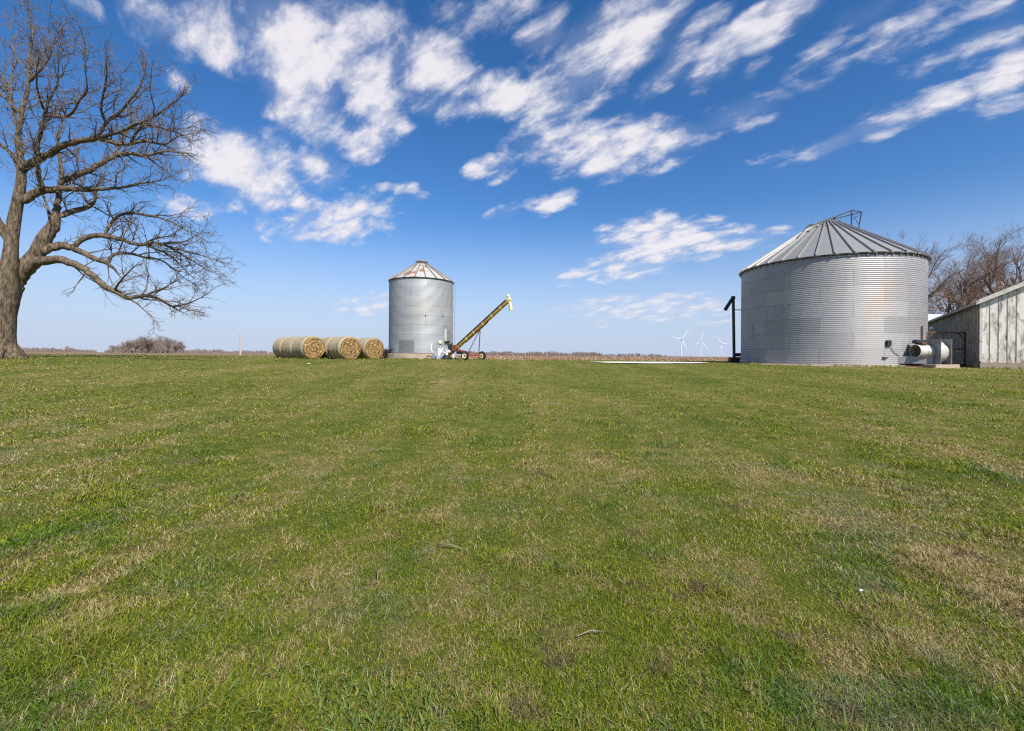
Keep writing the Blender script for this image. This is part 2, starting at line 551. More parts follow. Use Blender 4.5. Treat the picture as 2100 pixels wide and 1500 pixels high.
def mat_hay(face=False):
    t = NT('hay_face' if face else 'hay_wrap')
    co = t.co()
    oi = t.N('ShaderNodeObjectInfo')
    rv = t.N('ShaderNodeVectorMath'); rv.operation = 'MULTIPLY_ADD'
    rv.inputs[1].default_value = (0, 0, 0)
    rv.inputs[1].default_value = (37, 21, 53); t.L(oi.outputs['Random'], rv.inputs[0]); t.L(co, rv.inputs[2])
    co2 = rv.outputs[0]
    if face:
        sep = t.N('ShaderNodeSeparateXYZ'); t.L(co, sep.inputs[0])
        r = t.math('SQRT', t.math('ADD', t.math('MULTIPLY', sep.outputs[0], sep.outputs[0]), t.math('MULTIPLY', sep.outputs[2], sep.outputs[2])))
        a = t.math('ARCTAN2', sep.outputs[2], sep.outputs[0])
        spiral = t.math('ADD', t.math('MULTIPLY', r, 30.), a)
        wob = t.noise(co2, 5, 5, .7)
        cv = t.N('ShaderNodeCombineXYZ'); t.L(t.math('MULTIPLY', r, 9.), cv.inputs[0]); t.L(t.math('MULTIPLY', a, 1.1), cv.inputs[1]); t.L(t.math('MULTIPLY', oi.outputs['Random'], 40.), cv.inputs[2])
        n = t.noise(cv.outputs[0], 1.5, 6, .75, .8)
        w = t.math('SINE', t.math('ADD', spiral, t.math('MULTIPLY', wob, 11.)))
        f = t.math('ADD', t.math('MULTIPLY', w, .035), n)
        c = t.ramp(f, [(.36, (.035, .018, .006)), (.45, (.17, .092, .026)), (.54, (.35, .235, .105)), (.66, (.57, .44, .25))])
    else:
        n = t.noise(t.mapping(co2, (1.6, 1, 1.6)), 11, 8, .8, .6)
        f = n
        w = t.noise(t.mapping(co2, (.3, 3.2, .3)), 1.2, 3, .6)
        c = t.ramp(n, [(.30, (.19, .15, .095)), (.48, (.40, .335, .22)), (.68, (.60, .52, .38))])
        c = t.mix(t.rng(w, .42, .60, 0, .85), c, t.mix(1., c, (.66, .68, .66), 'MULTIPLY'))
    t.set(c, .95, 0, .1)
    t.bump(f, 1.0, .06)
    return t.m


def mat_boards(name, axis_w=.30, paint_at=(.475, .625)):
    """Vertical boards of weathered wood under peeling white paint; u runs along the wall in metres, v is height."""
    t = NT(name)
    uv = t.co('UV')
    sep = t.N('ShaderNodeSeparateXYZ'); t.L(uv, sep.inputs[0])
    bx = t.math('DIVIDE', sep.outputs[0], axis_w)
    idx = t.math('FLOOR', bx); fr = t.math('FRACT', bx)
    wn = t.N('ShaderNodeTexWhiteNoise'); wn.noise_dimensions = '1D'; t.L(idx, wn.inputs['W'])
    off = t.N('ShaderNodeCombineXYZ'); t.L(t.math('MULTIPLY', wn.outputs['Value'], 40.), off.inputs[1])
    v = t.N('ShaderNodeVectorMath'); v.operation = 'ADD'; t.L(uv, v.inputs[0]); t.L(off.outputs[0], v.inputs[1])
    grain = t.noise(t.mapping(v.outputs[0], (16, .9, 1)), 2.2, 7, .7)
    peel = t.noise(t.mapping(v.outputs[0], (2.6, .75, 1)), 1.5, 10, .72, .4)
    wood = t.mix(t.rng(grain, .3, .7), (.13, .10, .07), (.40, .335, .26))
    white = t.mix(t.rng(grain, .3, .8), (.85, .80, .72), (.93, .89, .81))
    k = t.rng(peel, paint_at[0], paint_at[1], 1, 0)
    low = t.rng(sep.outputs[1], 0.0, .55, .25, 0)
    k = t.math('SUBTRACT', k, low, True)
    c = t.mix(k, wood, white)
    edge = t.math('MINIMUM', fr, t.math('SUBTRACT', 1., fr))
    gap = t.rng(edge, .006, .022, 1, 0)
    c = t.mix(gap, c, (.05, .045, .04))
    t.set(c, .85, 0, .2)
    t.bump(t.math('SUBTRACT', grain, t.math('MULTIPLY', gap, 2.)), .35, .02)
    return t.m


def mat_concrete(name='concrete', a=(.33, .25, .19), b=(.50, .40, .31)):
    t = NT(name)
    n = t.noise(t.co(), 2.2, 8, .7)
    v = t.noise(t.mapping(t.co(), (3, 3, .5)), 1.5, 5, .6)
    c = t.mix(t.rng(n, .3, .7), a, b)
    c = t.mix(t.rng(v, .58, .75, 0, .5), c, (.20, .15, .11))
    t.set(c, .92, 0, .2); t.bump(n, .4, .02)
    return t.m


M = {}
M['lawn'] = mat_lawn()
M['blade'] = mat_blade()
M['tall'] = mat_blade('tall_grass_blade', .2, True)
M['field'] = mat_field()
M['galv_big'] = mat_galv('galvanised_wall', 7, 2.85, .813, (.43, .422, .425), .54, .45)
M['galv_small'] = mat_galv('weathered_galvanised_wall', 8, 2.85, .80, (.44, .47, .485), .6, .35)
M['roof_big'] = mat_galv('galvanised_roof', 1, 50, 50, (.66, .65, .62), .5, .35, False)
M['conc'] = mat_concrete()
M['hay'] = mat_hay(); M['hayface'] = mat_hay(True)
M['boards'] = mat_boards('white_peeling_boards')
M['boards_bare'] = mat_boards('weathered_boards', .30, (.38, .52))
M['dark'] = paint('dark_steel', (.035, .035, .042), .55, .3, .3)
M['blackblue'] = paint('blue_black_tube', (.045, .055, .075), .45, .4, .25)
M['rubber'] = paint('tyre_rubber', (.022, .022, .024), .8, 0, .3, 20)
M['yellow'] = paint('auger_yellow', (.46, .285, .045), .5, .1, .25, 4, (.19, .10, .045), (.55, .70))
M['cream'] = paint('cream_paint', (.70, .63, .36), .5, 0, .12, 8, (.25, .13, .06), (.70, .8))
M['white'] = paint('white_paint', (.78, .78, .77), .5, 0, .06, 8)
M['red'] = paint('faded_red_paint', (.36, .075, .035), .6, .1, .3, 6, (.14, .07, .04), (.55, .7))
M['darkred'] = paint('dark_red_paint', (.12, .035, .028), .6, .1, .3, 6, (.10, .05, .03), (.55, .7))
M['rust'] = paint('rusty_steel', (.15, .075, .04), .85, .2, .4, 10)
M['green'] = paint('dark_green_paint', (.012, .045, .028), .5, 0, .3, 6)
M['tarp'] = paint('silver_tarp', (.40, .405, .42), .38, .35, .25, 5)
M['grey'] = paint('grey_sheet_metal', (.27, .275, .285), .5, .35, .22, 4, (.28, .19, .12), (.60, .74))
M['drum'] = paint('white_weathered_drum', (.52, .52, .495), .5, .1, .15, 5, (.34, .24, .14), (.52, .70))
M['trimwood'] = paint('weathered_trim', (.42, .39, .35), .85, 0, .3, 9)
M['shingle'] = paint('roof_shingles', (.20, .19, .18), .9, 0, .3, 9)
M['hole'] = paint('dark_opening', (.02, .018, .016), .9, 0, .2)
M['roofwhite'] = paint('pale_metal_roof', (.62, .66, .72), .5, .2, .1)
M['turbine'] = paint('turbine_white', (.64, .66, .69), .5, 0, .02)
M['pole'] = paint('bleached_wood', (.42, .39, .35), .9, 0, .2, 5)
M['bark'] = mat_bark('bark', (.050, .038, .028), (.29, .225, .155))
M['twig'] = mat_bark('twigs', (.085, .065, .055), (.30, .245, .215), True)
M['twig_warm'] = mat_bark('warm_twigs', (.12, .078, .055), (.36, .245, .175), True)
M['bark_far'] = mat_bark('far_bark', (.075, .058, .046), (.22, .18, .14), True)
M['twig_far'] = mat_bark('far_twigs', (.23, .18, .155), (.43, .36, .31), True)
M['gravel'] = paint('white_gravel', (.74, .69, .60), .95, 0, .16, 14)
M['rib'] = paint('dull_rib_steel', (.22, .20, .185), .7, .2, .3, 7, (.20, .085, .04), (.6, .72))
M['trimpaint'] = paint('weathered_white_trim', (.66, .64, .58), .85, 0, .22, 7, (.30, .27, .23), (.56, .66))
M['stick'] = paint('dry_twig', (.25, .195, .135), .9, 0, .3, 20)
M['scrap'] = paint('scrap_brush', (.05, .035, .03), .9, 0, .5, 12)


def rust_roof():
    t = NT('rusted_roof')
    n = t.noise(t.mapping(t.co(), (1, 1, 1.2), loc=(1.3, .4, 2.0)), .95, 7, .62)
    f = t.noise(t.co(), 12, 6, .7)
    c = t.mix(t.rng(f, .3, .7), (.46, .45, .42), (.60, .585, .55))
    k = t.rng(n, .545, .585)
    c = t.mix(k, c, t.mix(t.rng(f, .3, .7), (.24, .075, .03), (.36, .14, .05)))
    t.set(c, .55, t.rng(k, 0, 1, .3, 0), .4)
    return t.m


M['roof_rust'] = rust_roof()

# ------------------------------------------------------------------ ground sheets
def edge_y(x):
    """Where the lawn ends and the ploughed field begins."""
    x = np.asarray(x, float)
    return 60 - 12.5 * sstep((x + 16) / 14.0) + .5 * np.sin(x * .7) + .25 * np.sin(x * 2.3 + 1)


def grid_sheet(name, xs, ys, hfun, mat):
    X, Y = np.meshgrid(xs, ys)
    Z = hfun(X, Y)
    V = np.stack([X, Y, Z], -1).reshape(-1, 3)
    nx, ny = len(xs), len(ys)
    i = np.arange((ny - 1) * (nx - 1)); r, c = i // (nx - 1), i % (nx - 1)
    a = r * nx + c
    F = np.stack([a, a + 1, a + nx + 1, a + nx], -1)
    return np_mesh(name, V, F, mat, smooth=True)


xs = np.concatenate([[-9000, -4000, -1500, -600, -300, -160], np.linspace(-100, 100, 161), [160, 300, 600, 1500, 4000, 9000]])
ys = np.concatenate([[-400, -100, -40], np.linspace(-15, 110, 126), [130, 160, 220, 300, 500, 900, 2000, 5000, 14000]])
g = grid_sheet('ground', xs, ys, lambda x, y: ground_h(x, y) - .03, M['field'])
tag(g, 'brown ploughed field running flat to the horizon', 'field', kind='structure')
# the lawn sheet: rows stretch to the field edge
lx = np.linspace(-75, 60, 271)
tt = np.concatenate([np.linspace(0, .5, 121), np.linspace(.505, 1, 70)])
LX, LT = np.meshgrid(lx, tt)
LY = -14 + (edge_y(LX) + 14) * LT
LZ = ground_h(LX, LY) + .004
V = np.stack([LX, LY, LZ], -1).reshape(-1, 3)
nx, ny = len(lx), len(tt)
i = np.arange((ny - 1) * (nx - 1)); a = (i // (nx - 1)) * nx + i % (nx - 1)
lawn = np_mesh('lawn', V, np.stack([a, a + 1, a + nx + 1, a + nx], -1), M['lawn'], smooth=True)
tag(lawn, 'mown green and straw coloured lawn rising to the bins', 'lawn', kind='structure')


# ------------------------------------------------------------------ value noise in numpy (for scattering only)
def vnoise(x, y, s, seed=0):
    x = np.asarray(x) * s + seed * 17.3; y = np.asarray(y) * s + seed * 5.7
    xi, yi = np.floor(x).astype(int), np.floor(y).astype(int)
    fx, fy = x - xi, y - yi
    fx, fy = fx * fx * (3 - 2 * fx), fy * fy * (3 - 2 * fy)

    def hsh(i, j):
        h = np.sin(i * 127.1 + j * 311.7 + seed * 74.7) * 43758.5453
        return h - np.floor(h)
    return (hsh(xi, yi) * (1 - fx) + hsh(xi + 1, yi) * fx) * (1 - fy) + (hsh(xi, yi + 1) * (1 - fx) + hsh(xi + 1, yi + 1) * fx) * fy


# footprints kept free of grass: circles (x, y, r)
BIG = Vector((18.94, 27.5, 0)); BIG_R = 4.57
SMALL = pix(863.5, 729, 40.6); SMALL_R = 2.80
KEEP = [(BIG.x, BIG.y, BIG_R + .3), (SMALL.x, SMALL.y, SMALL_R + .3)]


def ground_at(px_, py_):
    d = pix(px_, py_, 1.0) - Vector((0, 0, CAM_H))
    s = 1.0
    for _ in range(400):
        z = CAM_H + d.z * s
        if z <= gh(d.x * s, d.y * s): break
        s *= 1.02
    return Vector((d.x * s, d.y * s, gh(d.x * s, d.y * s)))


DIRT = []
for (px_, py_, r_, nm_) in ((522, 1042, .12, 'pale bare dirt patch, left one of the two in the left half of the lawn'), (600, 1046, .075, 'small pale bare dirt patch right of a bigger one in the lawn'),
                            (472, 1082, .08, 'reddish bare dirt spot below the two pale dirt patches'), (1880, 893, .75, 'dark worn earth strip on the lawn before the drying fan')):
    p_ = ground_at(px_, py_); DIRT.append((p_.x, p_.y, r_, nm_))


def in_gravel(x, y):
    return ((x - 8.0) / 3.4) ** 2 + ((y - 26.9) / 1.75) ** 2 < 1


def grass_points(n, d0, d1, power, spread=51.):
    """Points in a fan in front of the viewer's standing place, thinning with distance."""
    u = rng.random(n)
    p = 1 - power
    d = (d0 ** p + u * (d1 ** p - d0 ** p)) ** (1 / p)
    x = (d * np.tan(R(spread)) + .8) * (rng.random(n) * 2 - 1)
    y = d
    keep = y < edge_y(x) - .1
    keep &= (x > -74) & (x < 59)
    for (cx, cy, r) in KEEP: keep &= (x - cx) ** 2 + (y - cy) ** 2 > r * r
    keep &= ~in_gravel(x, y)
    for (cx, cy, r, _) in DIRT: keep &= ((x - cx) ** 2 + (y - cy) ** 2 > (r * (.55 + .55 * vnoise(x, y, 9 / (1 + 3 * r), 21))) ** 2) | (rng.random(n) < (.30 if r < .5 else .42))
    # inside the barn
    bx, by = x - 23.2, y - 22.5
    keep &= ~(((bx * .583 + by * .812) > -.1) & ((bx * .812 - by * .583) > -.1))
    return x[keep], y[keep]


def blades(name, x, y, L0, W0, lean, mat, bend=.5):
    n = len(x)
    z = ground_h(x, y)
    az = rng.random(n) * 2 * np.pi
    ln = lean * (0.3 + 1.0 * rng.random(n))
    dx, dy = np.cos(az), np.sin(az)
    sx, sy = -dy, dx
    # blades turn their width any way
    tw = rng.normal(0, .6, n)
    sx, sy = sx * np.cos(tw) + dx * np.sin(tw), sy * np.cos(tw) + dy * np.sin(tw)
    base = np.stack([x, y, z - .004], -1)
    h1 = L0 * .55; h2 = L0 * .45
    a1 = ln; a2 = ln + bend * (rng.random(n) + .3)
    d1 = np.stack([dx * np.sin(a1), dy * np.sin(a1), np.cos(a1)], -1)
    d2 = np.stack([dx * np.sin(a2), dy * np.sin(a2), np.cos(a2)], -1)
    s = np.stack([sx, sy, np.zeros(n)], -1)
    mid = base + d1 * h1[:, None]; tip = mid + d2 * h2[:, None]
    w = W0[:, None] * .5
    V = np.stack([base - s * w, base + s * w, mid + s * w * .85, mid - s * w * .85, tip], 1).reshape(-1, 3)
    o = np.arange(n)[:, None] * 5
    T = np.concatenate([o + [[0, 1, 2]], o + [[0, 2, 3]], o + [[3, 2, 4]]], 1).reshape(-1, 3)
    rnd = np.repeat(rng.random(n), 5)
    tipa = np.tile(np.array([0, 0, .6, .6, 1.]), n)
    return np_mesh(name, V, T, mat, attrs={'rnd': rnd, 'tip': tipa})


x, y = grass_points(1250000, 1.1, 58, 1.80)
d = np.hypot(x, y)
pn = vnoise(x, y, 1.3, 3) * .6 + vnoise(x, y, 4.0, 5) * .4
tuft = np.clip((vnoise(x, y, 2.1, 11) * .55 + vnoise(x, y, 5.5, 12) * .45 - .58) * 4, 0, 1)
L0 = (.016 + .028 * rng.random(len(x))) * (.5 + .9 * pn + 1.5 * tuft) * (1 + .010 * d)
W0 = np.maximum(.0026, .00110 * d) * (.7 + .6 * rng.random(len(x)))
gr = blades('grass', x, y, L0, W0, .85, M['blade'], .9)
tag(gr, 'short mown grass blades covering the lawn, green mixed with dry straw', 'grass', kind='stuff')
# fallen dry thatch lying flat near the viewer
x, y = grass_points(90000, 1.35, 14, 1.7)
kk = vnoise(x, y, 1.1, 9) + .5 * vnoise(x, y, 4, 2) > .70
x, y = x[kk], y[kk]; d = np.hypot(x, y)
th = blades('dry_thatch', x, y, .02 + .045 * rng.random(len(x)), np.maximum(.0014, .0008 * d), 1.35, None, .15)
t_ = NT('thatch')
c_ = t_.ramp(t_.attr('rnd').outputs['Fac'], [(0, (.16, .105, .06)), (.5, (.34, .26, .15)), (1, (.56, .46, .30))])
t_.set(c_, .8, 0, .2)
th.data.materials.append(t_.m)
tag(th, 'loose dry straw coloured thatch lying between the grass blades', 'thatch', kind='stuff')
# coarse tufts of longer, wider blades, mainly in the nearest metres
cx, cy, cl = [], [], []
for k in range(230):
    if k < 100:
        dd = 1.42 + .46 * rng.random(); px_ = rng.uniform(360, 1050)
        if k > 72: px_ = rng.uniform(1050, 2100)
        X0 = (px_ - 1050) / FPX * dd
    else:
        dd = 1.7 + 9 * rng.random() ** 1.6; X0 = dd * math.tan(R(48)) * (rng.random() * 2 - 1)
    m = int(rng.integers(10, 30)); rr = .05 + .10 * rng.random()
    cx.append(X0 + rng.normal(0, rr, m)); cy.append(dd + rng.normal(0, rr, m)); cl.append(np.full(m, .55 + .6 * rng.random()))
x, y, s = np.concatenate(cx), np.concatenate(cy), np.concatenate(cl)
tg = blades('coarse_grass', x, y, (.05 + .075 * rng.random(len(x))) * s, (.0036 + .0035 * rng.random(len(x))), .95, M['tall'], 1.1)
tag(tg, 'tufts of longer coarse grass blades in the nearest part of the lawn', 'grass', kind='stuff')
# uncut grass along the foot of things the mower cannot reach
ex, ey = [], []
def fringe(x0, y0, x1, y1, m, w=.10):
    t_ = rng.random(m); ex.append(x0 + (x1 - x0) * t_ + rng.normal(0, w, m)); ey.append(y0 + (y1 - y0) * t_ + rng.normal(0, w, m))
for (C_, r_, a0, a1, m) in ((BIG, BIG_R + .30, -175, -5, 1500), (SMALL, SMALL_R + .42, -150, 0, 1100)):
    a_ = np.radians(rng.uniform(a0, a1, m)); rr_ = r_ + np.abs(rng.normal(0, .09, m))
    kk = vnoise(a_ * 6, a_, 1.0, 4) > .38
    ex.append((C_.x + rr_ * np.cos(a_))[kk]); ey.append((C_.y + rr_ * np.sin(a_))[kk])
fringe(23.2, 22.4, 31.2, 16.7, 900, .08); fringe(23.0, 22.5, 28, 29.5, 500, .1)
fringe(-13.7, 29.6, -12.3, 30.3, 260); fringe(-11.4, 29.6, -9.9, 30.3, 260); fringe(-10.3, 31.2, -8.9, 32.0, 260); fringe(-17.5, 33.2, -13.7, 29.7, 500)
fringe(-28.2, 23.2, -25.6, 23.6, 700, .25); fringe(-3.7, 32.9, -2.2, 35.1, 350, .2); fringe(-5.8, 35.7, -4.2, 35.6, 350, .15)
x, y = np.concatenate(ex), np.concatenate(ey)
eg = blades('uncut_grass', x, y, .07 + .13 * rng.random(len(x)) ** 1.5, .018 + .014 * rng.random(len(x)), .5, M['blade'], .7)
tag(eg, 'uncut longer grass growing along the foot of the bins, bales, barn and tree', 'grass', kind='stuff')
# stubble in the field beyond the lawn
n = 60000
u = rng.random(n); dd = 1 / (1 / 46 - u * (1 / 46 - 1 / 420))
x = dd * (rng.random(n) * 1.05 - .12); y = dd
kk = y > edge_y(x) + .15; x, y, dd = x[kk], y[kk], dd[kk]
rowx = np.round((x * .93 + y * .36) / .76) * .76
st = blades('corn_stubble', x, y, .10 + .22 * rng.random(len(x)), .00085 * dd * (.6 + rng.random(len(x))), .45, None, .5)
t_ = NT('stubble')
c_ = t_.ramp(t_.attr('rnd').outputs['Fac'], [(0, (.15, .085, .05)), (.4, (.30, .19, .115)), (.8, (.46, .33, .21)), (1, (.62, .50, .34))])
t_.set(c_, .85, 0, .15)
st.data.materials.append(t_.m)
tag(st, 'broken brown corn stubble standing in the field beyond the lawn', 'stubble', kind='stuff')

# ------------------------------------------------------------------ big grain bin
def bin_wall(name, R0, z0, z1, mat, parent, nseg=128, pitch=.1016, amp=.0056, per=8):
    nz = int(round((z1 - z0) / pitch)) * per + 1
    z = np.linspace(z0, z1, nz)
    r = R0 + amp * np.sin(2 * np.pi * (z - z0) / pitch)
    a = np.linspace(0, 2 * np.pi, nseg + 1)
    A, Zm = np.meshgrid(a, z); Rm = np.repeat(r[:, None], nseg + 1, 1)
    V = np.stack([Rm * np.cos(A), Rm * np.sin(A), Zm], -1).reshape(-1, 3)
    nx = nseg + 1
    i = np.arange((nz - 1) * nseg); q = (i // nseg) * nx + i % nseg
    F = np.stack([q, q + 1, q + nx + 1, q + nx], -1)
    o = np_mesh(name, V, F, mat, parent, smooth=True)
    uv = o.data.uv_layers.new(name='UVMap')
    UV = np.stack([A.ravel() * R0, Zm.ravel() - z0], -1)[F.ravel()].astype(np.float32)
    uv.data.foreach_set('uv', UV.ravel())
    return o


def bin_roof(R0, R1, z0, z1, npan, rib, mat, parent, drop=.10, ribmat=None):
    """Cone of flat panels with raised standing ribs and a turned-down eave edge."""
    mb, rb = MB(), MB()
    for k in range(npan):
        a0, a1 = 2 * math.pi * k / npan, 2 * math.pi * (k + 1) / npan
        pts = []
        for t in (0, .5, 1):
            a = a0 + (a1 - a0) * t
            for (r, z) in ((R0, z0), (R1, z1)):
                rr = r if t != .5 else r
                pts.append((rr * math.cos(a), rr * math.sin(a), z))
        mb.add(pts, [(0, 2, 3, 1), (2, 4, 5, 3)])
        # eave lip
        lip = []
        for a in (a0, a1):
            lip += [(R0 * math.cos(a), R0 * math.sin(a), z0), ((R0 - .01) * math.cos(a), (R0 - .01) * math.sin(a), z0 - drop * .45)]
        mb.add(lip, [(0, 1, 3, 2)])
        # rib
        d = Vector((math.cos(a0), math.sin(a0), 0)); n = Vector((-d.y, d.x, 0))
        sl = Vector((d.x * (R1 - R0), d.y * (R1 - R0), z1 - z0)).normalized()
        upv = n.cross(sl); upv = upv if upv.z > 0 else -upv
        p0 = d * (R0 + .03) + Vector((0, 0, z0 - .02)); p1 = d * R1 + Vector((0, 0, z1))
        w0, w1 = rib * .55, rib * .42
        vs = []
        for p, w in ((p0, w0), (p1, w1)):
            vs += [p - n * w, p - n * w * .55 + upv * rib, p + n * w * .55 + upv * rib, p + n * w]
        (rb if ribmat else mb).add(vs, [(0, 1, 5, 4), (1, 2, 6, 5), (2, 3, 7, 6), (0, 3, 2, 1)])
    o = mb.build('roof', mat, parent)
    return join(o, rb.build('rib', ribmat, parent)) if ribmat else o


zb = CAM_H - .36                     # top of the big bin's foundation
ze = CAM_H + 5.33                    # eave
big = thing('grain_bin', 'large wide shiny corrugated steel grain bin with ribbed conical roof', 'grain bin', (BIG.x, BIG.y, zb))
H = ze - zb
bin_wall('wall', BIG_R, 0, H, M['galv_big'], big, 160)
MB().lathe([(BIG_R + .18, -.75), (BIG_R + .18, -.02), (BIG_R + .13, 0.0), (BIG_R - .3, 0.0)], 96).build('foundation', M['conc'], big, True, 40)
roofb = bin_roof(BIG_R + .13, .62, H + .02, H + 2.72, 36, .085, M['roof_big'], big)
# dark ring that paints in the shade of the gap under the eave
MB().lathe([(BIG_R + .10, H - .05), (BIG_R + .115, H + .0)], 128).build('eave_gap_shade', M['dark'], big, True)
MB().lathe([(.66, H + 2.62), (.68, H + 2.76), (.52, H + 2.86), (.05, H + 2.92)], 32, cap1=True).build('roof_cap', M['roof_big'], big, True, 40)
mb = MB()                            # short ring of rungs round the roof below the cap
for k in range(36):
    a0 = 2 * math.pi * (k + .18) / 36; a1 = 2 * math.pi * (k + .82) / 36
    for (rr, hh) in ((1.18, .03),):
        z = H + .02 + 2.7 * (BIG_R + .13 - rr) / (BIG_R + .13 - .62) + hh
        mb.tube([(rr * math.cos(a0), rr * math.sin(a0), z), (rr * math.cos(a1), rr * math.sin(a1), z)], .014, 5)
join(roofb, mb.build('roof_rung_ring', M['dark'], big))
mb = MB()
bl = lambda px, py, d: pix(px, py, d) - Vector((BIG.x, BIG.y, zb))
dA, dB = 26.9, 28.3
P1, P2 = bl(1652, 468, 26.6), bl(1660, 462, 28.0)
Q1, Q2 = bl(1746, 432, dA), bl(1767, 435, dB)
mb.tube([P1, Q1], .035, 8); mb.tube([P2, Q2], .035, 8); mb.tube([P1, P2], .03, 8); mb.tube([Q1, Q2], .03, 8)
mb.tube([Q1, bl(1746, 464, dA)], .03, 8); mb.tube([Q2, bl(1761, 468, dB)], .03, 8)
mb.tube([Q1 + Vector((0, 0, -.15)), bl(1761, 460, dB)], .014, 6); mb.tube([Q2 + Vector((0, 0, -.1)), bl(1746, 452, dA)], .014, 6)
m0, m1 = bl(1711, 446, 27.0), bl(1722, 452, 27.6)
mb.tube([m0, m0 + Vector((0, 0, -.35))], .04, 8); mb.tube([m1, m1 + Vector((0, 0, -.25))], .04, 8)
mb.build('fill_pipe_frame', M['dark'], big)
# eave brackets
mb = MB()
for k in range(72):
    a = 2 * math.pi * (k + .5) / 72
    mb.box(((BIG_R + .035) * math.cos(a), (BIG_R + .035) * math.sin(a), H - .09), (.07, .05, .10), Matrix.Rotation(a, 3, 'Z'))
join(roofb, mb.build('eave_clips', M['grey'], big))


def on_bin(C, R0, px, py, zbase, out=0.0):
    """Point on a bin's wall that the photograph shows at (px, py), in the bin's own frame."""
    d = pix(px, py, 1.0) - Vector((0, 0, CAM_H))
    ox, oy = -C.x, -C.y
    a = d.x * d.x + d.y * d.y; b = 2 * (ox * d.x + oy * d.y); c = ox * ox + oy * oy - (R0 + out) ** 2
    s = (-b - math.sqrt(max(b * b - 4 * a * c, 0))) / (2 * a)
    return Vector((d.x * s - C.x, d.y * s - C.y, CAM_H + d.z * s - zbase))


p = on_bin(BIG, BIG_R, 1823, 704, zb, .06)
ang = math.atan2(p.y, p.x)
jb = MB().box(p, (.10, .22, .30), Matrix.Rotation(ang, 3, 'Z'), .012).build('switch_box', M['dark'], big)
q = on_bin(BIG, BIG_R, 1846, 730, zb, .03)
pts = [p + (q - p) * t + Vector((0, 0, -.25 * math.sin(t * math.pi) * .6)) for t in np.linspace(0, 1, 8)]
MB().tube(pts, .012, 6).build('cable', M['dark'], jb)
p = on_bin(BIG, BIG_R, 1816, 733.5, zb, .05)
MB().box(p, (.1, .22, .08), Matrix.Rotation(math.atan2(p.y, p.x), 3, 'Z'), .01).build('bracket', M['rust'], big)
# steel conduit up the right side
p0 = on_bin(BIG, BIG_R, 1891, 700, zb, .05); p1 = on_bin(BIG, BIG_R, 1891, 669, zb, .05)
MB().tube([p0, p1], .03, 8).build('conduit', M['dark'], big)
# inspection hatch sheet at the left
ph = on_bin(BIG, BIG_R, 1536, 683, zb, .012)
a = math.atan2(ph.y, ph.x)
mb = MB()
vs = []
for kz in (ph.z - .35, ph.z + .5):
    for da in np.linspace(-.10, .10, 6):
        vs.append(((BIG_R + .016) * math.cos(a + da), (BIG_R + .016) * math.sin(a + da), kz))
mb.add(vs, [(i, i + 1, i + 7, i + 6) for i in range(5)])
mb.build('patch_sheet', M['grey'], big)

# ------------------------------------------------------------------ small grain bin
zs = CAM_H + .08
zt = CAM_H + 6.42
small = thing('grain_bin', 'smaller tall dull grey grain bin with rust patched conical roof', 'grain bin', (SMALL.x, SMALL.y, zs))
H2 = zt - zs
bin_wall('wall', SMALL_R, 0, H2, M['galv_small'], small, 112, .0905, .007)
MB().lathe([(SMALL_R + .30, -.85), (SMALL_R + .30, -.03), (SMALL_R + .26, 0), (SMALL_R - .3, 0)], 64).build('foundation', M['conc'], small, True, 40)
MB().lathe([(SMALL_R + .012, -.004), (SMALL_R + .02, .05)], 96).build('base_angle', M['dark'], small)
roofs = bin_roof(SMALL_R + .07, .48, H2 + .03, H2 + 1.66, 20, .085, M['roof_rust'], small, .10, M['rib'])
MB().lathe([(SMALL_R + .05, H2 - .07), (SMALL_R + .07, H2 + .02)], 96).build('eave_gap_shade', M['dark'], small, True)  # dark-coloured ring standing in for the shade below the eave
cap = MB().lathe([(.5, H2 + 1.66), (.5, H2 + 1.80), (.56, H2 + 1.80), (.42, H2 + 1.95), (.05, H2 + 2.02)], 28, cap1=True).build('roof_cap', M['rib'], small, True, 40)
mb = MB()
for k in range(20):
    a = 2 * math.pi * (k + .5) / 20
    mb.box((.505 * math.cos(a), .505 * math.sin(a), H2 + 1.73), (.03, .08, .10), Matrix.Rotation(a, 3, 'Z'))
join(cap, mb.build('cap_vent', M['hole'], cap))
mb = MB()
for rr in (1.05,):
    for k in range(20):
        if k % 3 == 2: continue
        a0 = 2 * math.pi * (k + .2) / 20; a1 = 2 * math.pi * (k + .8) / 20
        z = H2 + .03 + 1.63 * (SMALL_R + .07 - rr) / (SMALL_R + .07 - .48) + .05
        mb.tube([(rr * math.cos(a0), rr * math.sin(a0), z), (rr * math.cos(a1), rr * math.sin(a1), z)], .014, 5)
join(roofs, mb.build('roof_rung', M['dark'], small))
# ladder on the right-hand flank
da = math.atan2(-SMALL.y, -SMALL.x) + math.acos(SMALL_R / math.hypot(SMALL.x, SMALL.y)) * 1.0
dv = Vector((math.cos(da), math.sin(da), 0)); dn = Vector((-dv.y, dv.x, 0))
mb = MB()
for s_ in (-.19, .19):
    mb.tube([dv * (SMALL_R + .17) + dn * s_ + Vector((0, 0, .15)), dv * (SMALL_R + .17) + dn * s_ + Vector((0, 0, H2 + .1))], .018, 6)
for k in range(21):
    z = .3 + k * .30
    mb.tube([dv * (SMALL_R + .17) - dn * .19 + Vector((0, 0, z)), dv * (SMALL_R + .17) + dn * .19 + Vector((0, 0, z))], .012, 6)
    if k % 4 == 0:
        for s_ in (-.19, .19):
            mb.tube([dv * (SMALL_R - .01) + dn * s_ + Vector((0, 0, z)), dv * (SMALL_R + .17) + dn * s_ + Vector((0, 0, z))], .014, 6)
mb.build('ladder', M['grey'], small)


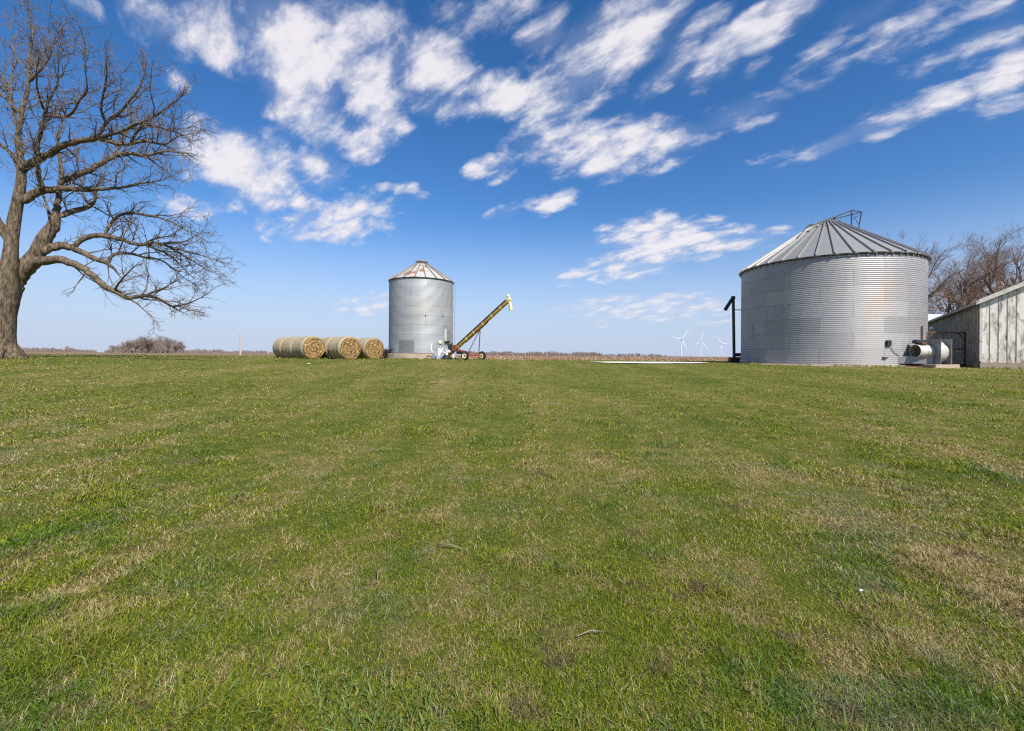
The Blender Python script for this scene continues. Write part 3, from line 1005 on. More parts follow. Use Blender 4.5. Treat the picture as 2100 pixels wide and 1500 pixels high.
def wall_patch(C, R0, zbase, px0, py0, px1, py1, out, mat, name, parent):
    """A thin curved sheet on a bin's wall between two photographed corners."""
    A = on_bin(C, R0, px0, py0, zbase, out); B = on_bin(C, R0, px1, py1, zbase, out)
    a0, a1 = math.atan2(A.y, A.x), math.atan2(B.y, B.x)
    if a1 < a0 - math.pi: a1 += 2 * math.pi
    if a1 > a0 + math.pi: a1 -= 2 * math.pi
    vs, fs = [], []
    n = 7
    for r in (R0 - .01, R0 + out):
        for z in (B.z, A.z):
            for k in range(n):
                a = a0 + (a1 - a0) * k / (n - 1)
                vs.append((r * math.cos(a), r * math.sin(a), z))
    for k in range(n - 1):
        fs += [(2 * n + k, 2 * n + k + 1, 3 * n + k + 1, 3 * n + k), (k, k + 1, 2 * n + k + 1, 2 * n + k), (n + k, n + k + 1, 3 * n + k + 1, 3 * n + k)]
    fs += [(0, n, 3 * n, 2 * n), (n - 1, 2 * n - 1, 4 * n - 1, 3 * n - 1)]
    return MB().add(vs, fs).build(name, mat, parent)


door = wall_patch(SMALL, SMALL_R, zs, 912, 675, 924, 700, .05, M['grey'], 'door', small)
wall_patch(SMALL, SMALL_R, zs, 912, 675, 916, 700, .07, M['drum'], 'door_strip', door)
wall_patch(SMALL, SMALL_R, zs, 914, 700, 923, 704, .14, M['dark'], 'door_chute', small)
for (px_, py_) in ((872.8, 647), (908, 649)):
    p = on_bin(SMALL, SMALL_R, px_, py_, zs, .03)
    o_ = MB().box(p, (.08, .08, .10), Matrix.Rotation(math.atan2(p.y, p.x), 3, 'Z'), .01).build('vent_plug', M['rust'], small)
    wall_patch(SMALL, SMALL_R, zs, px_ - .5, py_ + 1, px_ + .5, py_ + 20, .012, paint('rust_streak', (.36, .31, .24), .8, 0, .3, 9, (.34, .22, .09), (.45, .7)), 'rust_streak', o_)
for (x0, y0, x1, y1) in ((818, 698, 849, 723),):
    wall_patch(SMALL, SMALL_R, zs, x0, y0, x1, y1, .010, M['galv_small'], 'patch_sheet', small)

# ------------------------------------------------------------------ round hay bales
BR, BLN = .80, 1.62
def make_bale():
    root = thing('hay_bale', 'x', 'hay bale', group='round hay bales beside the small bin')
    n = 56
    prof, vs, fs = [], [], []
    ysn = np.linspace(-BLN / 2, BLN / 2, 15)
    rr = random.Random(3)
    for j, yy in enumerate(ysn):
        e = 1 - .10 * max(0, abs(yy) / (BLN / 2) - .86) / .14 * 1.0
        e -= .012 * math.sin(yy * 14)
        for k in range(n):
            a = 2 * math.pi * k / n
            r = BR * e * (1 + .010 * math.sin(3 * a + yy) + .006 * rr.uniform(-1, 1))
            z = r * math.sin(a)
            if z < -BR * .93: z = -BR * .93 + (z + BR * .93) * .25
            vs.append((r * math.cos(a) * 1.01, yy, z))
    for j in range(14):
        for k in range(n):
            fs.append((j * n + k, j * n + (k + 1) % n, (j + 1) * n + (k + 1) % n, (j + 1) * n + k))
    MB().add(vs, fs).build('wrapped_side', M['hay'], root, True)
    for s in (-1, 1):
        vs, fs = [], []
        nr = 12
        for j in range(nr):
            f = 1 - j / nr
            for k in range(n):
                a = 2 * math.pi * k / n
                src = Vector((BR * .90 * math.cos(a) * 1.01, 0, BR * .90 * math.sin(a)))
                if src.z < -BR * .93: src.z = -BR * .93
                w = math.sin(f * 34 + a) * .012 + rr.uniform(-1, 1) * .012
                vs.append((src.x * f, s * (BLN / 2 + (0 if j == 0 else .03 * (1 - f) + w)), src.z * f))
        vs.append((0, s * (BLN / 2 + .02), 0))
        for j in range(nr - 1):
            for k in range(n):
                fs.append((j * n + k, j * n + (k + 1) % n, (j + 1) * n + (k + 1) % n, (j + 1) * n + k))
        for k in range(n): fs.append(((nr - 1) * n + k, (nr - 1) * n + (k + 1) % n, nr * n))
        end_ = MB().add(vs, fs).build('spiral_end', M['hayface'], root, True)
    return root


bale = make_bale()
ax = Vector((-.74, .67, 0))
rz = math.atan2(-ax.x, ax.y)
rows = [((644, 30.0), 3, 'row farthest from the small bin'), ((718.5, 30.0), 3, 'middle row'), ((768, 31.6), 2, 'row next to the small bin')]
names = [
    ['front hay bale of the row farthest from the small bin, round end facing out', 'middle hay bale of the row farthest from the small bin, side showing', 'rearmost hay bale of the row farthest from the small bin'],
    ['front hay bale of the middle row, shaggy round end facing out', 'second hay bale of the middle row, mostly hidden', 'rear hay bale of the middle row, only its top showing'],
    ['front hay bale of the row next to the small bin, dark spiral end', 'rear hay bale of the row next to the small bin, top showing'],
]
first = True
for ri, ((px_, dd), cnt, _) in enumerate(rows):
    f0 = pix(px_, 714, dd)
    for k in range(cnt):
        c = f0 + ax * (BLN / 2 + k * (BLN + .05))
        o = bale if first else copy_tree(bale)
        first = False
        o.location = (c.x + .03 * math.sin(k * 5 + ri), c.y, gh(c.x, c.y) + BR * .93)
        o.rotation_euler = (0, 0, rz + .04 * math.sin(ri * 3 + k * 2.1))
        sc_ = 1.0 + .015 * math.sin(ri * 2.7 + k)
        o.scale = (sc_, 1, sc_)
        o['label'] = names[ri][k]

# ------------------------------------------------------------------ scrap heap between bales and bin
sc0 = pix(792, 730, 39.0)
mb = MB(); rr = random.Random(11)
for k in range(90):
    a, h = rr.uniform(0, 6.28), rr.uniform(0, .75)
    r = rr.uniform(0, .75) * (1 - h * .6)
    p = Vector((r * math.cos(a), r * math.sin(a), h)); q = p + Vector((rr.uniform(-.5, .5), rr.uniform(-.5, .5), rr.uniform(-.15, .35)))
    mb.tube([p, (p + q) / 2 + Vector((0, 0, .06)), q], rr.uniform(.015, .05), 5)
o = mb.build('scrap_heap', M['scrap'])
o.location = (sc0.x, sc0.y, gh(sc0.x, sc0.y))
tag(o, 'dark tangled scrap heap between the bales and the small bin', 'scrap heap')

# ------------------------------------------------------------------ grain auger (yellow, on two wheels)
aug = thing('grain_auger', 'long yellow grain auger on two wheels leaning up beside the small bin', 'grain auger', (-2.91, 34.0, gh(-2.91, 34.0)))
AO = Vector(aug.location)
ad = Vector((.87, -.5, 0)).normalized()
base = pix(918.5, 731.5, 35.2) - AO
head = pix(1043.5, 617, 32.35) - AO
td = (head - base).normalized(); tn = ad.cross(Vector((0, 0, 1))).normalized(); tu = tn.cross(td); tu = tu if tu.z > 0 else -tu
MB().tube([base, base.lerp(head, .02), head], [.115, .125, .125], 20).build('tube', M['yellow'], aug, True, 40)
for k in (.03, .09, .135, .18, .23, .33, .45, .60, .74, .88):
    mb = MB(); c = base.lerp(head, k)
    mb.tube([c - td * .03, c + td * .03], .142, 18)
    mb.box(c + tu * .17, (.05, .06, .12), Matrix((td, tn, tu)).transposed())
    mb.build('band', M['yellow'] if k < .3 else M['cream'], aug, True, 40)
MB().tube([base.lerp(head, .13) + tu * .20, base.lerp(head, .97) + tu * .20], .055, 10).build('drive_shaft_guard', M['dark'], aug, True, 40)
RM = Matrix((td, tn, tu)).transposed()
hd = MB().box(head + td * .05 + tu * .10, (.28, .24, .38), RM, .03).build('head_box', M['cream'], aug)
MB().box(head + td * .18 + tu * .32, (.10, .32, .22), RM, .03).build('pulley_cover', M['cream'], hd)
sp = head + td * .05 - Vector((0, 0, .12))
MB().tube([sp, sp + Vector((.08, -.03, -.22)), sp + Vector((.12, -.04, -.62))], [.105, .12, .12], 14).build('spout', M['cream'], aug, True, 40)
# wheels
wv = Vector((.5, .87, 0)).normalized()
wn_, wf_ = pix(953.5, 731, 33.0) - AO, pix(988.5, 731, 35.0) - AO
WRAD = .33
def wheel(name, c):
    gz = gh(c.x + AO.x, c.y + AO.y) - AO.z
    c = Vector((c.x, c.y, gz + WRAD + .01))
    rot = Vector((0, 0, 1)).rotation_difference(wv).to_matrix().to_4x4()
    e = bpy.data.objects.new('wheel', None); COL.objects.link(e); e.parent = aug
    Mx = Matrix.Translation(c) @ rot
    w = .085
    MB().lathe([(.20, -w * .8), (.27, -w), (.315, -w * .85), (WRAD, -w * .4), (WRAD, w * .4), (.315, w * .85), (.27, w), (.20, w * .8), (.20, -w * .8)], 32, Mx).build('tyre', M['rubber'], e, True, 50)
    MB().lathe([(.03, -w * .55), (.09, -w * .5), (.12, -w * .2), (.17, -w * .3), (.20, -w * .85), (.202, w * .85), (.17, w * .3), (.03, w * .2)], 24, Mx, True, True).build('rim', M['cream'], e, True, 40)
    MB().lathe([(.055, -w * .9), (.055, w * .6)], 12, Mx, True, True).build('hub', M['red'], e)
    return c
cn, cf = wheel('near', wn_), wheel('far', wf_)
mb = MB()
mb.tube([cn + wv * .10, cf - wv * .10], .045, 8)
att = base.lerp(head, .535) - tu * .15
low = base.lerp(head, .17) - tu * .14
for c, o_ in ((cn + wv * .16, 0), (cf - wv * .16, 1)):
    mb.tube([c, low + tn * (.05 if o_ else -.05)], .03, 8)
mb.tube([(cn + cf) / 2 - ad * .0, low], .022, 6)
mb.box((cn + cf) / 2 + wv * .7, (.14, .5, .10), Matrix.Rotation(math.atan2(wv.y, wv.x) - math.pi / 2, 3, 'Z'), .01)
mb.build('axle_frame', M['red'], aug)
for c in (cn + wv * .2, cf - wv * .45):
    MB().tube([c, att], .032, 8).build('lift_strut', M['darkred'], aug)
mb = MB().box(att + tu * .06, (.22, .16, .12), RM, .01)
mb.tube([base.lerp(head, .30) - tu * .16, base.lerp(head, .66) - tu * .16], .028, 8)
mb.build('track', M['rust'], aug)
# drive motor mount and hopper at the foot
c0 = base.lerp(head, .12) + tn * .25
mt = MB().box(c0 + Vector((0.1, .1, .16)), (.55, .32, .50), Matrix.Rotation(.5, 3, 'Z'), .03).build('motor_mount', M['darkred'], aug)
MB().tube([c0 + Vector((.32, .05, -.15)), c0 + Vector((.75, -.1, -.15))], .14, 16).build('motor', M['dark'], mt, True, 40)
hp = base.lerp(head, .10) + tn * .32 + Vector((-.12, .2, .42))
hop = MB()
vs = [Vector(v) for v in ((-.22, -.20, .20), (.30, -.20, .42), (.30, .25, .42), (-.22, .25, .20), (-.12, -.12, -.32), (.12, -.12, -.32), (.12, .12, -.32), (-.12, .12, -.32))]
hop.add([hp + v * .75 - Vector((0, 0, .08)) for v in vs], [(0, 1, 5, 4), (1, 2, 6, 5), (2, 3, 7, 6), (3, 0, 4, 7), (4, 5, 6, 7)])
hop.build('hopper', M['green'], aug)

# ------------------------------------------------------------------ silver tarp heap
tc = pix(911, 735, 36.2)
n = 46
u = np.linspace(-1, 1, n)
Xg, Yg = np.meshgrid(u, u)
rad = np.sqrt(Xg ** 2 + Yg ** 2)
ang_ = np.arctan2(Yg, Xg)
hgt = np.clip(1 - rad ** 2 * .95, 0, 1) ** .62
fold = .15 * np.sin(ang_ * 9 + 3 * rad) * rad + .16 * (vnoise(Xg + 5, Yg + 5, 4, 1) - .5) + .20 * (np.abs(vnoise(Xg + 5, Yg + 5, 7, 2) - .5) * 2 - .4) + .05 * np.sin(ang_ * 21 + rad * 8) * rad
Zg = np.maximum(hgt * (.86 + .20 * Xg * -.6) + fold * (.5 + .6 * hgt), .01 + .05 * vnoise(Xg + 3, Yg + 3, 6, 4)) + .04
Zg[(rad > 1.02)] = .01
Pg = np.stack([Xg * .92 + .06 * np.sin(ang_ * 7), Yg * .62, Zg], -1).reshape(-1, 3)
i = np.arange((n - 1) ** 2); a = (i // (n - 1)) * n + i % (n - 1)
F = np.stack([a, a + 1, a + n + 1, a + n], -1)
rm = rad.ravel()[F].max(1) < 1.06
o = np_mesh('tarp', Pg, F[rm], M['tarp'], smooth=True)
o.location = (tc.x, tc.y, gh(tc.x, tc.y) + .01)
tag(o, 'crumpled silver tarp heaped over machinery at the foot of the small bin', 'tarp')

# ------------------------------------------------------------------ electric hookup post in front of the small bin
e0 = pix(902.5, 729, 36.9)
hk = thing('electric_hookup', 'white conduit post with cream meter can standing behind the silver tarp', 'electric post', (e0.x, e0.y, gh(e0.x, e0.y)))
ez = lambda py: pix(902.5, py, 36.9).z - gh(e0.x, e0.y)
MB().tube([(0, 0, -.1), (0, 0, ez(706))], .045, 10).build('post', M['white'], hk, True, 40)
MB().lathe([(.17, ez(706)), (.18, ez(704.5)), (.14, ez(703.8)), (.13, ez(700)), (.10, ez(698.8)), (.02, ez(698.4))], 18, None, True, True).build('meter', M['cream'], hk, True, 40)
MB().lathe([(.20, ez(706.2)), (.20, ez(705))], 18, None, True, True).build('meter_base', M['dark'], hk)
MB().tube([(0, 0, ez(706)), (-.62, .02, ez(705.8))], .028, 8).build('cross_pipe', M['grey'], hk)
pts = [(-.62, .02, ez(705.8)), (-.72, .0, ez(708)), (-.74, -.02, ez(714)), (-.68, -.06, ez(720)), (-.5, -.12, ez(725)), (-.3, -.2, ez(728))]
MB().tube(pts, .04, 10).build('hose', M['white'], hk, True)

# ------------------------------------------------------------------ unload auger on the left of the big bin
uo = pix(1504.5, 742, 30.6)
ul = thing('unload_auger', 'upright blue black unloading auger with angled spout beside the big bin', 'unload auger', (uo.x, uo.y, gh(uo.x, uo.y)))
lo = lambda px, py, d=30.6: pix(px, py, d) - Vector(ul.location)
MB().tube([lo(1505.5, 736), lo(1503.8, 612)], .095, 14).build('tube', M['blackblue'], ul, True, 40)
hb = MB().box(lo(1503.5, 611), (.22, .22, .22), None, .03).build('head_box', M['blackblue'], ul)
MB().tube([lo(1502.5, 612), lo(1487, 636)], [.11, .12], 14).build('spout', M['blackblue'], ul, True, 40)
MB().tube([lo(1505, 636), on_bin(BIG, BIG_R, 1522, 636, zb) + Vector((BIG.x, BIG.y, zb)) - Vector(ul.location)], .03, 8).build('brace', M['blackblue'], ul)
MB().tube([lo(1506, 728) + Vector((-.15, -.2, 0)), lo(1514, 728) + Vector((.1, -.2, 0))], .12, 14).build('motor', M['dark'], ul, True, 40)
gb = MB().box(lo(1505.5, 737), (.62, .40, .26), None, .03)
gb.box(lo(1511, 735), (.40, .30, .16), None, .02)
gb.build('gearbox', M['darkred'], ul)
for px_ in (1497, 1504, 1513): MB().box(lo(px_, 741.5), (.06, .45, .22), None, .005).build('foot', M['dark'], ul)

# ------------------------------------------------------------------ drying fan in front of the big bin
fz = CAM_H - .29
fan = thing('bin_fan', 'grey centrifugal drying fan with white inlet tube on concrete blocks before the big bin', 'grain fan', (20.75, 22.0, fz))
PLT = 1.22
for xx in (0, .52):
    MB().box((xx, PLT / 2, .61), (.03, PLT, PLT), None, .006).build('side_plate', M['grey'], fan)
prof_r = lambda a: .36 + .20 * (a / (2 * math.pi))
vs, fs = [], []
n = 40
for k in range(n + 1):
    a = 2 * math.pi * k / n
    r = .53
    for xx in (.016, .504):
        vs.append((xx, PLT / 2 + r * math.cos(a), .60 + r * math.sin(a)))
for k in range(n): fs.append((2 * k, 2 * k + 1, 2 * k + 3, 2 * k + 2))
MB().add(vs, fs).build('scroll_drum', M['drum'], fan, True)
Mx = Matrix.Translation((-.016, PLT / 2, .64)) @ Matrix.Rotation(-math.pi / 2, 4, 'Y')
tb = MB().lathe([(.32, 0), (.32, .26), (.335, .265), (.335, .30), (.32, .305), (.32, .66), (.335, .665), (.335, .70), (.30, .70), (.30, .05)], 36, Mx).build('inlet_tube', M['drum'], fan, True, 35)
MB().lathe([(.30, .10), (.02, .10)], 24, Mx).build('inlet_back', M['hole'], tb)
mb = MB()
mb.lathe([(.301, .66), (.29, .68), (.26, .66)], 30, Mx)
for k in range(6):
    a = math.pi * k / 6 * 2
    mb.tube([Mx @ Vector((.05 * math.cos(a), .05 * math.sin(a), .5)), Mx @ Vector((.29 * math.cos(a), .29 * math.sin(a), .6))], .016, 6)
mb.lathe([(.10, .30), (.10, .55), (.02, .57)], 16, Mx, False, True)
mb.build('motor_guard', M['rust'], tb)
MB().box((-.42, PLT / 2 - .1, 1.02), (.26, .22, .12), None, .02).build('control_box', M['rust'], fan)
MB().box((-.42, PLT / 2 + .18, 1.08), (.40, .26, .16), Matrix.Rotation(.3, 3, 'Y'), .02).build('motor_cover', M['dark'], fan)
# transition duct back to the bin
vs = [(-.05, .35, .02), (-.05, 1.15, .02), (-.05, 1.15, .52), (-.05, .35, .48), (-1.35, 1.0, .02), (-1.35, 1.75, .02), (-1.35, 1.75, .40), (-1.35, 1.0, .32)]
MB().add(vs, [(0, 1, 2, 3), (7, 6, 5, 4), (0, 3, 7, 4), (1, 5, 6, 2), (3, 2, 6, 7), (0, 4, 5, 1)]).build('duct', M['grey'], fan)
mb = MB()
mb.box((.12, .62, -.12), (.95, 1.45, .22), None, .02)
mb.box((.62, .15, -.10), (.42, .5, .20), None, .02)
blk = mb.build('concrete_pad', M['conc'])
blk.location = fan.location
tag(blk, 'rough concrete pad under the grey drying fan', 'concrete pad')
mb = MB().box((-.85, .55, -.17), (.8, .12, .12), None, .01)
o = mb.build('wood_beam', M['rust']); o.location = fan.location
tag(o, 'brown wooden beam lying below the drying fan duct', 'beam')

# ------------------------------------------------------------------ rusty gate by the barn
gx0, gx1, gy = 21.7, 23.83, 23.9
ggz = gh(22.8, gy)
gate = thing('gate', 'rusty wire mesh gate standing before the shaded barn wall', 'gate', (gx0, gy, ggz))
gw = gx1 - gx0; g_h = CAM_H + 1.36 - ggz
mb = MB()
for z in (g_h, g_h * .52, .12): mb.box((gw / 2, 0, z), (gw, .05, .07), None, .01)
for xx in (.03, gw - .03): mb.box((xx, 0, g_h / 2), (.08, .055, g_h + .06), None, .01)
for s_ in (-1, 1):
    xa = gw - .07 if s_ > 0 else .07
    mb.tube([(xa, 0, g_h - .35), (xa - s_ * .3, 0, g_h - .04)], .025, 6)
mb.build('frame', M['rust'], gate)
mb = MB()
for k in range(1, 18): mb.tube([(gw * k / 18, .0, .12), (gw * k / 18, .0, g_h)], .006, 4)
for k in range(1, 14): mb.tube([(0, .008, .12 + (g_h - .12) * k / 14), (gw, .008, .12 + (g_h - .12) * k / 14)], .006, 4)
mb.build('wire_mesh', M['rust'], gate)

# ------------------------------------------------------------------ white barn
bu = Vector((.583, .812, 0)); bw = Vector((.812, -.583, 0))
C0 = Vector((23.2, 22.5, 0))
barn = thing('barn', 'weathered white board barn with peeling paint and sloping roof', 'barn', (C0.x, C0.y, 0))
z_f = gh(C0.x, C0.y) - .5
z_w = CAM_H - .18
z_e = CAM_H + 2.80
SL, FW, PITCH = 18.0, 9.6, .50
z_r = z_e + FW / 2 * PITCH


def quad_uv(name, quads, mat, parent):
    """Quads given as corner lists with (u, v) per corner."""
    mb = MB(); uvs = []
    for pts in quads:
        mb.add([p[0] for p in pts], [tuple(range(len(pts)))]); uvs += [p[1] for p in pts]
    o = mb.build(name, mat, parent)
    l = o.data.uv_layers.new(name='UVMap')
    for i, lp in enumerate(o.data.loops): l.data[i].uv = uvs[lp.vertex_index]
    return o


Zv = lambda z: Vector((0, 0, z))
def wallpts(p0, dirv, length, zl, zr, u0=0):
    return [(p0 + Zv(z_w), (u0, 0)), (p0 + dirv * length + Zv(z_w), (u0 + length, 0)), (p0 + dirv * length + Zv(zr), (u0 + length, zr - z_w)), (p0 + Zv(zl), (u0, zl - z_w))]
O = Vector((0, 0, 0))
fw_ = quad_uv('front_wall', [wallpts(O, bw, FW / 2, z_e, z_r), wallpts(bw * FW / 2, bw, FW / 2, z_r, z_e, FW / 2)], M['boards'], barn)
sw = quad_uv('side_wall', [wallpts(O, bu, SL, z_e, z_e, 40)], M['boards_bare'], barn)
quad_uv('back_wall', [wallpts(bu * SL, bw, FW / 2, z_e, z_r, 80), wallpts(bu * SL + bw * FW / 2, bw, FW / 2, z_r, z_e, 90)], M['boards'], barn)
quad_uv('far_side_wall', [wallpts(bw * FW, bu, SL, z_e, z_e, 120)], M['boards'], barn)
# battens and boards stand proud on the front so the joints are real
mb = MB()
rotw = Matrix((bw, bu, Vector((0, 0, 1)))).transposed()
nfront = -bu
for k in range(1, 16):
    t = k * .30
    zt_ = z_e + t * PITCH - .05
    mb.box(bw * t + nfront * .008 + Zv((z_w + zt_) / 2), (.012, .016, zt_ - z_w), rotw)
join(fw_, mb.build('batten', M['trimwood'], barn))
mb = MB()
for k in range(1, 58):
    t = k * .30
    mb.box(bu * t - bw * .009 + Zv((z_w + z_e) / 2), (.018, .05, z_e - z_w), rotw)
join(sw, mb.build('side_batten', M['trimwood'], barn))
mb = MB()
for p0, dv_, ln in ((O, bw, FW), (bu * SL, bw, FW)):
    mb.box(p0 + dv_ * ln / 2 + Zv((z_f + z_w) / 2 - .003) , (ln + .1, .22, z_w - z_f - .006), rotw)
for p0 in (O, bw * FW):
    mb.box(p0 + bu * SL / 2 + Zv((z_f + z_w) / 2 - .003), (.22, SL - .3, z_w - z_f - .006), rotw)
mb.build('foundation', M['conc'], barn)
# roof slabs with overhang
OH_E, OH_R, TH = .22, .20, .12
roof = MB()
for side in (0, 1):
    if side == 0:
        e = -bw * OH_E + Zv(z_e - OH_E * PITCH + .03); r_ = bw * FW / 2 + Zv(z_r + .03)
    else:
        e = bw * (FW + OH_E) + Zv(z_e - OH_E * PITCH + .03); r_ = bw * FW / 2 + Zv(z_r + .03)
    f, b = -bu * OH_R, bu * (SL + OH_R)
    vs = [e + f, e + b, r_ + b, r_ + f]
    vs += [v + Zv(TH) for v in vs]
    roof.add(vs, [(0, 1, 2, 3), (7, 6, 5, 4), (0, 4, 5, 1), (1, 5, 6, 2), (2, 6, 7, 3), (3, 7, 4, 0)])
rf = roof.build('roof', M['shingle'], barn)
tr = MB()
for side in (0, 1):
    e = (-bw * OH_E if side == 0 else bw * (FW + OH_E)) + Zv(z_e - OH_E * PITCH + .02)
    r_ = bw * FW / 2 + Zv(z_r + .02)
    f = -bu * (OH_R + .035)
    vs = [e + f + Zv(-.05), r_ + f + Zv(-.05), r_ + f + Zv(.16), e + f + Zv(.16)]
    vs += [v + bu * .03 for v in vs]
    tr.add(vs, [(3, 2, 1, 0), (4, 5, 6, 7), (0, 1, 5, 4), (2, 3, 7, 6), (1, 2, 6, 5), (3, 0, 4, 7)])
tr.build('rake_board', M['trimpaint'], rf)
tr = MB()
e = -bw * (OH_E + .02) + Zv(z_e - OH_E * PITCH + .06)
tr.box(e + bu * SL / 2, (.03, SL + 2 * OH_R, .15), rotw)
tr.build('eave_board', M['trimwood'], rf)
# corner board
MB().box(-bw * .012 - bu * .015 + Zv((z_w + z_e) / 2), (.10, .05, z_e - z_w - .12), rotw).build('corner_board', M['trimpaint'], barn)
# window at the far end of the side wall
wb = bu * 14.6 - bw * .03 + Zv(CAM_H + 1.75)
wf = MB()
for dz in (-.55, .55): wf.box(wb + Zv(dz), (.06, 1.5, .12), rotw)
for ds in (-.7, 0, .7): wf.box(wb + bu * ds, (.05, .12, .98), rotw)
wo = wf.build('window', M['white'], barn)
MB().box(wb + bw * .015, (.02, 1.4, 1.0), rotw).build('pane', M['hole'], wo)

# ------------------------------------------------------------------ shed behind the barn
sp_ = pix(1900, 729, 58)
shed = thing('shed', 'small shed with pale metal roof showing between the big bin and the barn', 'shed', (sp_.x, sp_.y, gh(sp_.x, sp_.y)))
MB().box((0, 0, 2.3), (7, 6, 4.6), None, .02).build('wall', M['trimwood'], shed)
vs = [(-3.8, -3.4, 4.5), (3.8, -3.4, 4.5), (3.8, 0, 6.1), (-3.8, 0, 6.1), (-3.8, 3.4, 4.5), (3.8, 3.4, 4.5)]
vs2 = [(a, b, c + .12) for a, b, c in vs]
MB().add(vs + vs2, [(6, 7, 8, 9), (9, 8, 11, 10), (0, 3, 2, 1), (3, 4, 5, 2), (0, 1, 7, 6), (5, 4, 10, 11), (1, 2, 8, 7), (2, 5, 11, 8), (0, 6, 9, 3), (3, 9, 10, 4)]).build('roof', M['roofwhite'], shed)

# ------------------------------------------------------------------ white gravel patch on the lawn
n = 90
vs = [(8.0, 26.9, 0)]
for k in range(n):
    a = 2 * math.pi * k / n
    f = 1 + .10 * math.sin(3 * a + 1) + .06 * math.sin(7 * a) + .04 * math.sin(15 * a + 2)
    vs.append((8.0 + 3.3 * f * math.cos(a), 26.9 + 1.65 * f * math.sin(a), 0))
vs = [(x, y, gh(x, y) + .03 + .02) for x, y, z in vs]
o = MB().add(vs, [(0, 1 + k, 1 + (k + 1) % n) for k in range(n)]).build('gravel_patch', M['gravel'])
tag(o, 'patch of white gravel on the lawn left of the big bin', 'gravel patch', kind='structure')
n = 40
vs = []
for k in range(n):
    a = R(-170) + R(150) * k / (n - 1)
    for r in (BIG_R + .1, BIG_R + .55 + .18 * math.sin(k * .9) + .1 * math.sin(k * 2.3)):
        xx, yy = BIG.x + r * math.cos(a), BIG.y + r * math.sin(a)
        vs.append((xx, yy, gh(xx, yy) + .012))
o = MB().add(vs, [(2 * k, 2 * k + 1, 2 * k + 3, 2 * k + 2) for k in range(n - 1)]).build('gravel_strip', mat_concrete('pale_dirt', (.42, .34, .25), (.60, .52, .40)))
tag(o, 'pale gravel strip along the foot of the big bin', 'gravel strip', kind='structure')

# ------------------------------------------------------------------ trees
def resample(P, Rr, n):
    P = np.asarray(P, float); Rr = np.asarray(Rr, float)
    s = np.concatenate([[0], np.cumsum(np.linalg.norm(np.diff(P, axis=0), axis=1))])
    t = np.linspace(0, s[-1], n)
    return np.stack([np.interp(t, s, P[:, k]) for k in range(3)], -1), np.interp(t, s, Rr)


def tubes_np(lines, sides, npts):
    """Many tapered tubes at once: lines = [(points, radii)], all resampled to npts."""
    Ps, Rs = [], []
    for P, Rr in lines:
        p, r = resample(P, Rr, npts); Ps.append(p); Rs.append(r)
    P = np.array(Ps); Rr = np.array(Rs)
    T = np.gradient(P, axis=1)
    T /= np.linalg.norm(T, axis=2, keepdims=True) + 1e-9
    up = np.where(np.abs(T[:, :1, 2:3]) > .9, np.array([1., 0, 0]), np.array([0, 0, 1.]))
    up = np.broadcast_to(up, T.shape)
    A = np.cross(T, up); A /= np.linalg.norm(A, axis=2, keepdims=True) + 1e-9
    B = np.cross(A, T)
    an = 2 * np.pi * np.arange(sides) / sides
    V = P[:, :, None, :] + Rr[:, :, None, None] * (A[:, :, None, :] * np.cos(an)[None, None, :, None] + B[:, :, None, :] * np.sin(an)[None, None, :, None])
    N = len(lines)
    V = V.reshape(-1, 3)
    l, i, k = np.meshgrid(np.arange(N), np.arange(npts - 1), np.arange(sides), indexing='ij')
    b = l * npts * sides + i * sides
    k2 = (k + 1) % sides
    F = np.stack([b + k, b + k2, b + sides + k2, b + sides + k], -1).reshape(-1, 4)
    return V, F


def merge(parts):
    Vs, Fs, o = [], [], 0
    for V, F in parts:
        Vs.append(V); Fs.append(F + o); o += len(V)
    return np.concatenate(Vs), np.concatenate(Fs)


def wiggle_line(p, d, length, r0, r1, n, rnd, jit, pull):
    pts, rad = [p.copy()], [r0]
    st = length / (n - 1)
    d = d.copy()
    for k in range(1, n):
        d = d + rnd.normal(0, jit, 3) + pull / n
        d /= np.linalg.norm(d)
        p = p + d * st
        pts.append(p.copy()); rad.append(r0 + (r1 - r0) * k / (n - 1))
    return np.array(pts), np.array(rad)


def side_dir(t, rnd, ang):
    v = rnd.normal(0, 1, 3); v -= t * v.dot(t); v /= np.linalg.norm(v) + 1e-9
    return t * math.cos(ang) + v * math.sin(ang)


